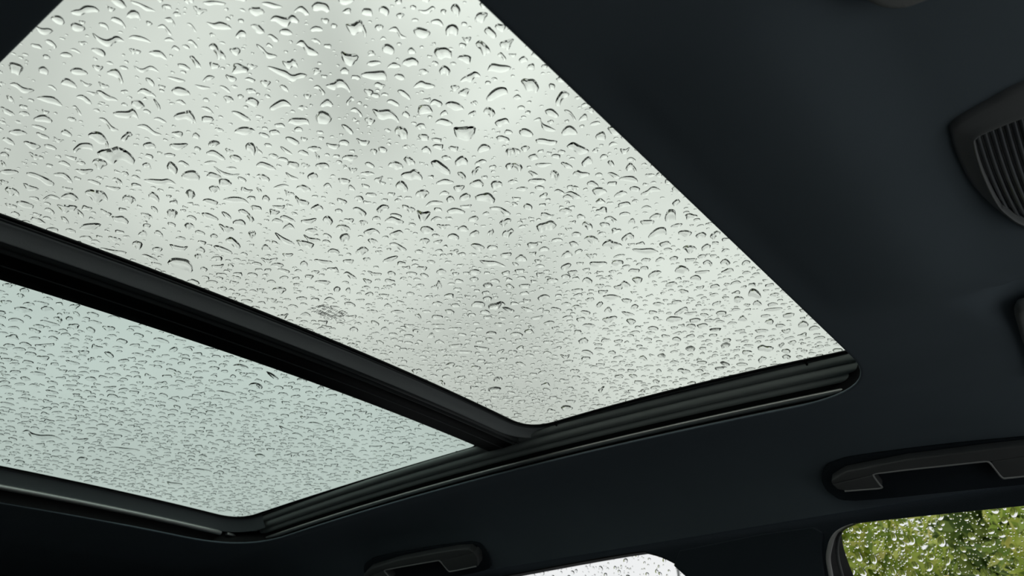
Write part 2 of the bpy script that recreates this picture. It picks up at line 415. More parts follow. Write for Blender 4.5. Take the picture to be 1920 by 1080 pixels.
# seal and inner frame run round left, back and right; the crossbar closes the front
half = path_R
sweep('seal', half, [(.0008, -.0004), (.0002, -.0014), (.0012, -.0022), (.0035, -.0022), (.0042, -.0012)], zg, m_black, pr)
sweep('ridge', half, bead(.0065, -.0022, .0016, 8, 180, 360), zg, m_rib, pr)

# crossbar beam: profile runs from the front panel's frame back to the rear pane
ys = np.linspace(.06, 1.035, 90)
def bar_path(o): return np.stack([f_gr(ys) - o, ys], 1)
def bar(name, prof, m, parent):
    k = len(prof); V = []
    for o, dz in prof:
        x = f_gr(ys) - o * (f_gr(ys) - f_gr2(ys)) / .1155
        V.append(np.column_stack([x, ys, zg(x, ys) + dz]))
    V = np.stack(V, 1).reshape(-1, 3)
    return mesh(name, V, grid_faces(len(ys), k), m, parent)
cb = empty('sunroof_crossbar', (-.75, YC, zg(-.75, YC) - .01)); tag(cb, 'dark crossbar running between the two sunroof panels', 'crossbar')
bar('step', [(.0292, -.006), (.0300, -.0105), (.0315, -.0118), (.0345, -.0126), (.0375, -.0130), (.0385, -.0120), (.0388, -.006)], m_rib, cb)
bar('groove', [(.0388, -.008), (.0420, -.009), (.0440, -.0130), (.0455, -.0138), (.0470, -.0130), (.0480, -.010)], m_rib, cb)
bar('beam', [(.0470, -.010), (.0500, -.0128), (.0600, -.0134), (.0680, -.0136)], m_frit, cb)
bar('seam', bead(.0692, -.0130, .0013, 8, 180, 360), m_rib, cb)
bar('rear_face', [(.0700, -.0134), (.0850, -.0132), (.0985, -.0124), (.1015, -.0115), (.1030, -.0095), (.1035, -.004), (.1155, -.0008)], m_frit, cb)

# side rails
def side_rail(label, sgn):
    xs = np.linspace(-.12, -1.50, 100)
    path = np.stack([xs, f_hl(xs)], 1) if sgn > 0 else np.stack([xs, .068 + 0 * xs], 1)[::-1]
    r = empty('sunroof_side_rail', (-.8, f_hl(-.8) if sgn > 0 else .068, .36)); tag(r, label, 'rail')
    S = lambda n, p, m: sweep(n, path, p, zh, m, r, closed=False)
    S('channel', [(-.004, .0385), (.003, .0385), (.010, .036), (.012, .030), (.012, .010), (.011, .004)], m_black)
    A, B = np.array([-.0245, .0452]), np.array([.0050, .0225]); nn_ = np.array([-.61, -.79])
    for t0, t1, am in ((.00, .34, .0042), (.34, .72, .0054), (.72, 1.0, .0038)):       # soft moulded ribs
        S('rib', [tuple(A + (B - A) * (t0 + (t1 - t0) * q) + nn_ * am * math.sin(math.pi * q) ** .7) for q in np.linspace(0, 1, 11)], m_gait)
    S('ledge', [(.0050, .0226), (.0070, .0215), (.0095, .0200), (.012, .0175)], m_black)
    S('guide_strip', [(.010, .0158), (.0052, .0158), (.0030, .0148), (.0020, .0128), (.0030, .0108), (.0055, .0100), (.010, .0100)], m_strip)
    S('lower_lip', bead(.0075, .0048, .0016, 8, 90, 270), m_rib)
    return r
side_rail('ribbed black sunroof rail along the far side, above the grab handles', 1)
side_rail('ribbed black sunroof rail on the near side', -1)

rr = empty('sunroof_rear_rail', (-1.44, YC, .34)); tag(rr, 'black rear sunroof rail with a bright metal strip', 'rail')
ysr = np.linspace(1.0, .06, 80)
pth = np.stack([f_gb(ysr), ysr], 1)
wv = ysr > -1
sweep('face_panel', path_R[68:152], [(.0080, -.0015), (.0090, -.0040), (.0105, -.0060), (.0190, -.0235), (.0200, -.0250)], zg, m_panel, rr, closed=False)
sweep('strip', pth[5:], [(.0195, -.0225), (.0172, -.0234), (.0160, -.0262), (.0166, -.0296), (.0190, -.0312), (.0215, -.0312)], zg, m_strip, rr, closed=False)
sweep('channel', pth, [(.0210, -.020), (.0270, -.026), (.0310, -.034), (.0310, -.0462)], zg, m_frit, rr, closed=False)
# small clip where the strip meets the side rail
p0 = np.array([f_gb(.955) - .016, .958, zg(-1.43, .958) - .0275])
prism('end_clip', [p0 + d for d in ((0, -.007, .002), (.001, .006, .001), (0, .013, -.002), (0, .006, -.0035), (0, -.006, -.003))], (.004, 0, 0), (-.006, 0, 0), m_strip, rr, bevel=.0008)

# closing frame behind the rails, round the whole opening
tag(sweep('trim_2', open_path, [(.060, .0470), (.030, .046), (.018, .040), (.016, .030), (.0135, .0030)], zh, m_frit), 'black lining round the sunroof opening behind the rails', None, kind='structure')

# seal joints
def clip_at(parent, x, yf):
    y = yf(x); z = zg(x, y)
    o = prism('seal_joint', [(x - .0012, y - .0004, z - .001), (x + .0012, y - .0004, z - .001), (x + .0012, y + .012, z - .0085), (x - .0012, y + .012, z - .0085)], (0, -.0008, -.0012), (0, .003, .002), m_black, parent)
clip_at(pf, -.655, f_gl); clip_at(pf, -.272, f_gl); clip_at(pr, -.860, f_gl2)
# hinge cover at the front end of the far rail
o = prism('hinge_cover', [(-.268, .9785, .3930), (-.195, .9815, .3915), (-.195, .990, .3850), (-.264, .990, .3858)], (0, -.0015, -.001), (0, .003, .002), m_rib, pf, bevel=.001)

# etched maker's mark on the inner face of the front glass: four lines of worn lettering, two ovals and a box
V, F = [], []
def stroke(xa, ya, xb, yb, w=.00035):
    d = np.array([xb - xa, yb - ya]); L = np.hypot(*d) + 1e-9; n_ = np.array([-d[1], d[0]]) / L * w; k0 = len(V)
    for px, py in ((xa + n_[0], ya + n_[1]), (xb + n_[0], yb + n_[1]), (xb - n_[0], yb - n_[1]), (xa - n_[0], ya - n_[1])): V.append((px, py, zg(px, py) - .0003))
    F.append((k0, k0 + 1, k0 + 2, k0 + 3))
rs = random.Random(3)
for x_, ya, yb in ((-.641, .5044, .5418), (-.6477, .5031, .5384), (-.6550, .5015, .5366), (-.6600, .5082, .5239)):
    y = ya
    while y < yb:
        w_, h_ = rs.uniform(.0011, .0017), .0021
        if rs.random() > .12:                      # worn, unreadable lettering: one or two uprights and a bar per character
            stroke(x_ - h_, y, x_ + h_, y)
            if rs.random() < .6: stroke(x_ - h_, y + w_, x_ + h_, y + w_)
            b = rs.choice((-1, 0, 1)) * h_; stroke(x_ + b, y, x_ + b, y + w_)
        y += w_ + .0010
for cx_, cy_, rx_, ry_ in ((-.6617, .5308, .0042, .0048), (-.6555, .5437, .0048, .0054)):
    for q in range(24):
        a, b = 2 * math.pi * q / 24, 2 * math.pi * (q + 1) / 24
        stroke(cx_ + rx_ * math.cos(a), cy_ + ry_ * math.sin(a), cx_ + rx_ * math.cos(b), cy_ + ry_ * math.sin(b), .0003)
    for e in (-.0014, 0, .0014): stroke(cx_ - .0016, cy_ + e, cx_ + .0016, cy_ + e * .8, .0003)
for a, b in (((-.6597, .5474), (-.6542, .5522)), ((-.6542, .5522), (-.6420, .5530))): stroke(*a, *b, .0003)
mk = mesh('etched_mark', V, F, m_etch, pf, smooth=False); mk['label'] = "maker's etched mark, tiny worn lettering and ovals"

# ------------------------------------------------------------------ grab handles
def handle_outline(L):
    return [(x, 1.42 - z, z) for x, z in L]
NRM = np.array([0, -.7071, -.7071])
def build_handle(dx, dzz, tilt, label):
    h = empty('grab_handle', (-.182 + dx, 1.14, .28 + dzz)); tag(h, label, 'handle', 'grab handles above the far side windows')
    def P(L): return np.array([(x + dx, 1.42 - z, z + dzz + tilt * (x + .194)) for x, z in L])
    # dark flat plate standing in for the shade of the handle's recess
    rec = [(-.3187, .2945), (-.300, .2985), (-.2776, .2998), (-.2113, .2965), (-.1496, .2922), (-.081, .2860), (-.050, .2815), (-.038, .272), (-.040, .250), (-.060, .2400), (-.180, .2455), (-.300, .2530), (-.326, .264), (-.331, .280)]
    prism('recess_shade', P(catmull(rec, 4, True)), NRM * .0015, NRM * -.004, m_trim, h, bevel=.001)
    grip = [(-.312, .2880), (-.290, .2940), (-.212, .2944), (-.124, .2896), (-.080, .2866), (-.050, .2820), (-.044, .2750), (-.1220, .2770), (-.1300, .2785), (-.2172, .2841), (-.2500, .2855), (-.2575, .2850), (-.314, .2830)]
    prism('grip', P(grip), NRM * .020, NRM * .004, m_handle, h, bevel=.0025, seg=4)
    for a in ([(-.314, .2832), (-.2572, .2852), (-.2575, .2800), (-.2546, .2695), (-.298, .2725), (-.310, .2765)],
              [(-.1220, .2772), (-.044, .2752), (-.042, .268), (-.050, .2560), (-.0952, .2574), (-.1176, .2593), (-.1225, .2700)]):
        prism('mount', P(a), NRM * .0195, NRM * .001, m_handle, h, bevel=.002, seg=3)
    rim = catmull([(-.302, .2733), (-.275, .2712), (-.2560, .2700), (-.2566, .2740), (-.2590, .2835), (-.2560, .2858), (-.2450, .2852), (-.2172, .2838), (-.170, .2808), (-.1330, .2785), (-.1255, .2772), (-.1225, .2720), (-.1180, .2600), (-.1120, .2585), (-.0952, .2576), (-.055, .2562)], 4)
    tube3('edge_highlight', P(rim) + NRM * .0188, .0013, m_edge_highlight, h, closed=False)  # pale tube standing in for light caught along the grip's lower edge
    return h
m_edge_highlight = mat('painted_edge_highlight', (.52, .53, .52), .4)
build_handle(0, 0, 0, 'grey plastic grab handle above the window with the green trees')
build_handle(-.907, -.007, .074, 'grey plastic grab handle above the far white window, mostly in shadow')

# ------------------------------------------------------------------ overhead lamp
lo = catmull([(.027, .504), (.008, .510), (-.010, .517), (-.0175, .523), (-.0195, .533), (-.0215, .562), (-.0205, .608), (-.0130, .654), (-.0010, .697), (.014, .716), (.034, .722), (.080, .714), (.118, .690), (.130, .610), (.118, .530), (.075, .502)], 4, True)
li = catmull([(.024, .530), (.0, .533), (-.0075, .5365), (-.0098, .545), (-.0120, .585), (-.0112, .632), (-.0080, .655), (.0, .680), (.014, .694), (.034, .699), (.074, .692), (.104, .672), (.112, .610), (.104, .548), (.072, .530)], 4, True)
li = np.array([li[int(round(i * len(li) / len(lo))) % len(li)] for i in range(len(lo))])
lamp = empty('overhead_lamp', (.05, .61, .335)); tag(lamp, 'ceiling lamp with grey bezel and finely ribbed smoked lens', 'lamp')
rings = []
def ring(A, dz): rings.append(np.column_stack([A, liner(A[:, 0], A[:, 1]) + dz]))
ce = np.array([.05, .61])
grow = lambda A, d: A + (A - ce) / np.linalg.norm(A - ce, axis=1)[:, None] * d
ring(grow(lo, .002), .006); ring(grow(lo, .0012), -.0005); ring(lo, -.003); ring(lo * .85 + li * .15, -.0045)
ring(lo * .5 + li * .5, -.0060); ring(lo * .2 + li * .8, -.0085); ring(lo * .08 + li * .92, -.0098); ring(li, -.0095); ring(grow(li, -.0012), -.007); ring(grow(li, -.002), .004)
nn = len(lo); V = np.concatenate(rings)
F = [(r * nn + i, r * nn + (i + 1) % nn, (r + 1) * nn + (i + 1) % nn, (r + 1) * nn + i) for r in range(len(rings) - 1) for i in range(nn)]
mesh('bezel', V, F, m_lamp, lamp)
# lens: shallow domed plate with separate moulded ribs across it
def inside_span(x):
    ys_ = []
    for i in range(nn):
        a, b = li[i], li[(i + 1) % nn]
        if (a[0] - x) * (b[0] - x) < 0: ys_.append(a[1] + (b[1] - a[1]) * (x - a[0]) / (b[0] - a[0]))
    return (min(ys_), max(ys_)) if len(ys_) >= 2 else None
def dome(x, y): return -.003 - .004 * np.clip(1 - ((x - .05) / .07) ** 2 - ((y - .61) / .09) ** 2, 0, 1)
tri = tessellate_polygon([[Vector((p[0], p[1], 0)) for p in li]])
lens = mesh('lens', np.column_stack([li, liner(li[:, 0], li[:, 1]) - .001]), [tuple(t) for t in tri], m_lens, lamp)
xr = -.0085
while xr < .108:
    sp = inside_span(xr)
    if sp and sp[1] - sp[0] > .012:
        yy = np.linspace(sp[0] + .001, sp[1] - .001, 22); pr_ = [(-.0019, .0012), (-.0013, -.0004), (-.0005, -.0012), (.0005, -.0012), (.0013, -.0004), (.0019, .0012)]
        bow = .004 * (1 - ((yy - .61) / .09) ** 2) * (-1 if xr < .05 else 1) * abs(xr - .05) / .06
        V = np.stack([np.column_stack([xr + bow + o_, yy, liner(xr + 0 * yy, yy) + dome(xr, yy) + z_ + .001]) for o_, z_ in pr_], 1).reshape(-1, 3)
        mesh('rib', V, grid_faces(22, 6), m_lens, lens)
    xr += .0042

# ------------------------------------------------------------------ sun visors
def visor(name_label, out_, th, lift):
    P = catmull(out_, 5, True); z = liner(P[:, 0] * 0 + .05, P[:, 1] * 0 + np.mean(P[:, 1])) * 0 + np.array([float(zh(a, b)) for a, b in P])
    v = empty('sun_visor', (P[:, 0].mean(), P[:, 1].mean(), z.mean() - .01)); tag(v, name_label, 'sun visor')
    prism('panel', np.column_stack([P, z + lift]), (0, 0, 0), (0, 0, -th), m_visor, v, bevel=.0055, seg=4)
    return v
visor('folded sun visor beside the ceiling lamp, its padded corner just showing', [(-.032, .852), (-.037, .90), (-.040, .96), (-.040, 1.04), (-.02, 1.075), (.06, 1.08), (.12, 1.05), (.13, .96), (.12, .87), (.06, .845), (-.015, .842)], .013, .004)
visor('folded sun visor at the top edge of the photo, rounded grey end', [(-.034, .05), (-.036, .20), (-.035, .33), (-.030, .360), (-.020, .376), (.0, .381), (.08, .381), (.125, .36), (.13, .20), (.12, .05), (.05, .02)], .014, -.001)

# ------------------------------------------------------------------ outside: trees beyond the near window, a thin post
def leaf_mat(name, cols):
    m = bpy.data.materials.new(name); m.use_nodes = True; n, l = m.node_tree.nodes, m.node_tree.links
    b = n['Principled BSDF']; gi = n.new('ShaderNodeNewGeometry'); cr = n.new('ShaderNodeValToRGB'); cr.color_ramp.interpolation = 'LINEAR'
    el = cr.color_ramp.elements
    for i, c in enumerate(cols):
        e = el[i] if i < 2 else el.new(i / (len(cols) - 1)); e.position = i / (len(cols) - 1); e.color = (*c, 1)
    l.new(gi.outputs['Random Per Island'], cr.inputs['Fac']); l.new(cr.outputs['Color'], b.inputs['Base Color'])
    b.inputs['Roughness'].default_value = .5; b.inputs['Specular IOR Level'].default_value = .3
    t = n.new('ShaderNodeBsdfTranslucent'); l.new(cr.outputs['Color'], t.inputs['Color'])
    mx = n.new('ShaderNodeMixShader'); mx.inputs['Fac'].default_value = .5
    l.new(b.outputs[0], mx.inputs[1]); l.new(t.outputs[0], mx.inputs[2]); l.new(mx.outputs[0], n['Material Output'].inputs['Surface'])
    return m
m_leaf = leaf_mat('leaves_green', [(.22, .33, .07), (.44, .58, .13), (.62, .74, .16), (.78, .82, .24), (.90, .82, .32)])
m_leaf2 = leaf_mat('leaves_dark', [(.10, .16, .05), (.22, .33, .09), (.36, .48, .13), (.52, .60, .18)])
def tree(name, label, c, r, nleaf, size, m, seed):
    rg = np.random.default_rng(seed); t = empty(name, (c[0], c[1], -Z0)); tag(t, label, 'tree', 'trees outside the near side window')
    # crown: leaves gathered in clumps on a lumpy ellipsoid
    nc = 130; d = rg.normal(size=(nc, 3)); d /= (np.abs(d) ** 5).sum(1)[:, None] ** .2
    cc = np.array(c) + d * np.array(r) * rg.uniform(.30, 1.0, (nc, 1))
    P = cc[rg.integers(0, nc, nleaf)] + np.clip(rg.normal(size=(nleaf, 3)) * .13, -.2, .2); P = P[P[:, 0] > -.42 * P[:, 1]]; nleaf = len(P)
    a = rg.normal(size=(nleaf, 3)); a /= np.linalg.norm(a, axis=1)[:, None]; b = np.cross(a, rg.normal(size=(nleaf, 3))); b /= np.linalg.norm(b, axis=1)[:, None]
    s = (size * rg.uniform(.6, 1.3, nleaf))[:, None]; nrm_ = np.cross(a, b)
    V = np.stack([P - a * s, P + b * s * .42 + nrm_ * s * .12, P + a * s, P - b * s * .42 + nrm_ * s * .12], 1).reshape(-1, 3)
    V[:, 2] = np.maximum(V[:, 2], -Z0 + .02)
    F = (np.arange(nleaf)[:, None] * 4 + np.arange(4)).tolist()
    mesh('foliage', V, F, m, t, smooth=False)
    # trunk with a few limbs
    base = np.array([c[0], c[1], -Z0]); topc = np.array([c[0], c[1], c[2] + r[2] * .3])
    tube3('trunk', np.linspace(base, topc, 8) + rg.normal(size=(8, 3)) * .02, .055, m_bark, t, closed=False)
    for q in range(4):
        e = cc[rg.integers(0, nc)]; st = base + (topc - base) * rg.uniform(.4, .9)
        tube3('branch', np.linspace(st, e, 6) + rg.normal(size=(6, 3)) * .02, .022, m_bark, t, closed=False, n=6)
    return t
tree('leafy_tree', 'yellow-green leafy tree at the pillar edge of the near window', (-1.28, 4.3, .02), (.46, .36, .92), 20000, .046, m_leaf, 1)
tree('leafy_tree', 'yellow-green leafy tree towards the front end of the near window', (0.05, 4.3, .02), (.46, .36, .92), 20000, .046, m_leaf, 2)
tree('evergreen_tree', 'darker tree behind the gap between the two leafy trees', (-.72, 5.9, .05), (.40, .40, 1.18), 20000, .09, m_leaf2, 3)
tree('evergreen_tree', 'darker tree behind, towards the pillar side of the near window', (-2.02, 5.9, .05), (.40, .40, 1.18), 20000, .09, m_leaf2, 4)
tree('evergreen_tree', 'darker tree behind, towards the front of the near window', (.58, 5.9, .05), (.40, .40, 1.18), 20000, .09, m_leaf2, 5)
rg = np.random.default_rng(40); V, F = [], []; nA = 240; prevh = 0  # ring of distant trees, never in view, added to darken refraction in the drops
for i in range(nA):
    a = 2 * math.pi * i / nA; rr_ = 42 + 5 * math.sin(a * 7) ; hh = 4.3 + 1.2 * math.sin(a * 11 + 1) + rg.normal() * .45
    for q, (fr_, fz) in enumerate(((1.0, 0), (.97, .35), (.98, .7), (1.0, .93), (1.02, 1.0), (1.05, .8), (1.07, 0))):
        V.append((rr_ * fr_ * math.cos(a) + rg.normal() * .35, rr_ * fr_ * math.sin(a) + rg.normal() * .35, -Z0 + hh * fz + (rg.normal() * .2 if 0 < fz < 1 else 0)))
F = [(i * 7 + q, ((i + 1) % nA) * 7 + q, ((i + 1) % nA) * 7 + q + 1, i * 7 + q + 1) for i in range(nA) for q in range(6)]
o = mesh('added_treeline', V, F, mat('added_dark_foliage', (.045, .06, .03), .9, .8, 1.2, .1, vary=.5), origin=(0, 0, -Z0)); tag(o, 'unseen low dark ring of trees, added to darken the raindrop rims', 'trees', kind='stuff')
post = empty('thin_post', (-.4931 * 9, 9, -Z0)); tag(post, 'thin grey post standing outside the far white window', 'post')
tube3('shaft', np.linspace([-.4931 * 9, 9, -Z0], [-.4931 * 9 - .02, 9, 1.78], 6), .017, m_pole, post, closed=False, n=8)
tube3('cap', np.linspace([-.4931 * 9 - .02, 9, 1.765], [-.4931 * 9 - .02, 9, 1.80], 3), .024, m_pole, post, closed=False, n=8)

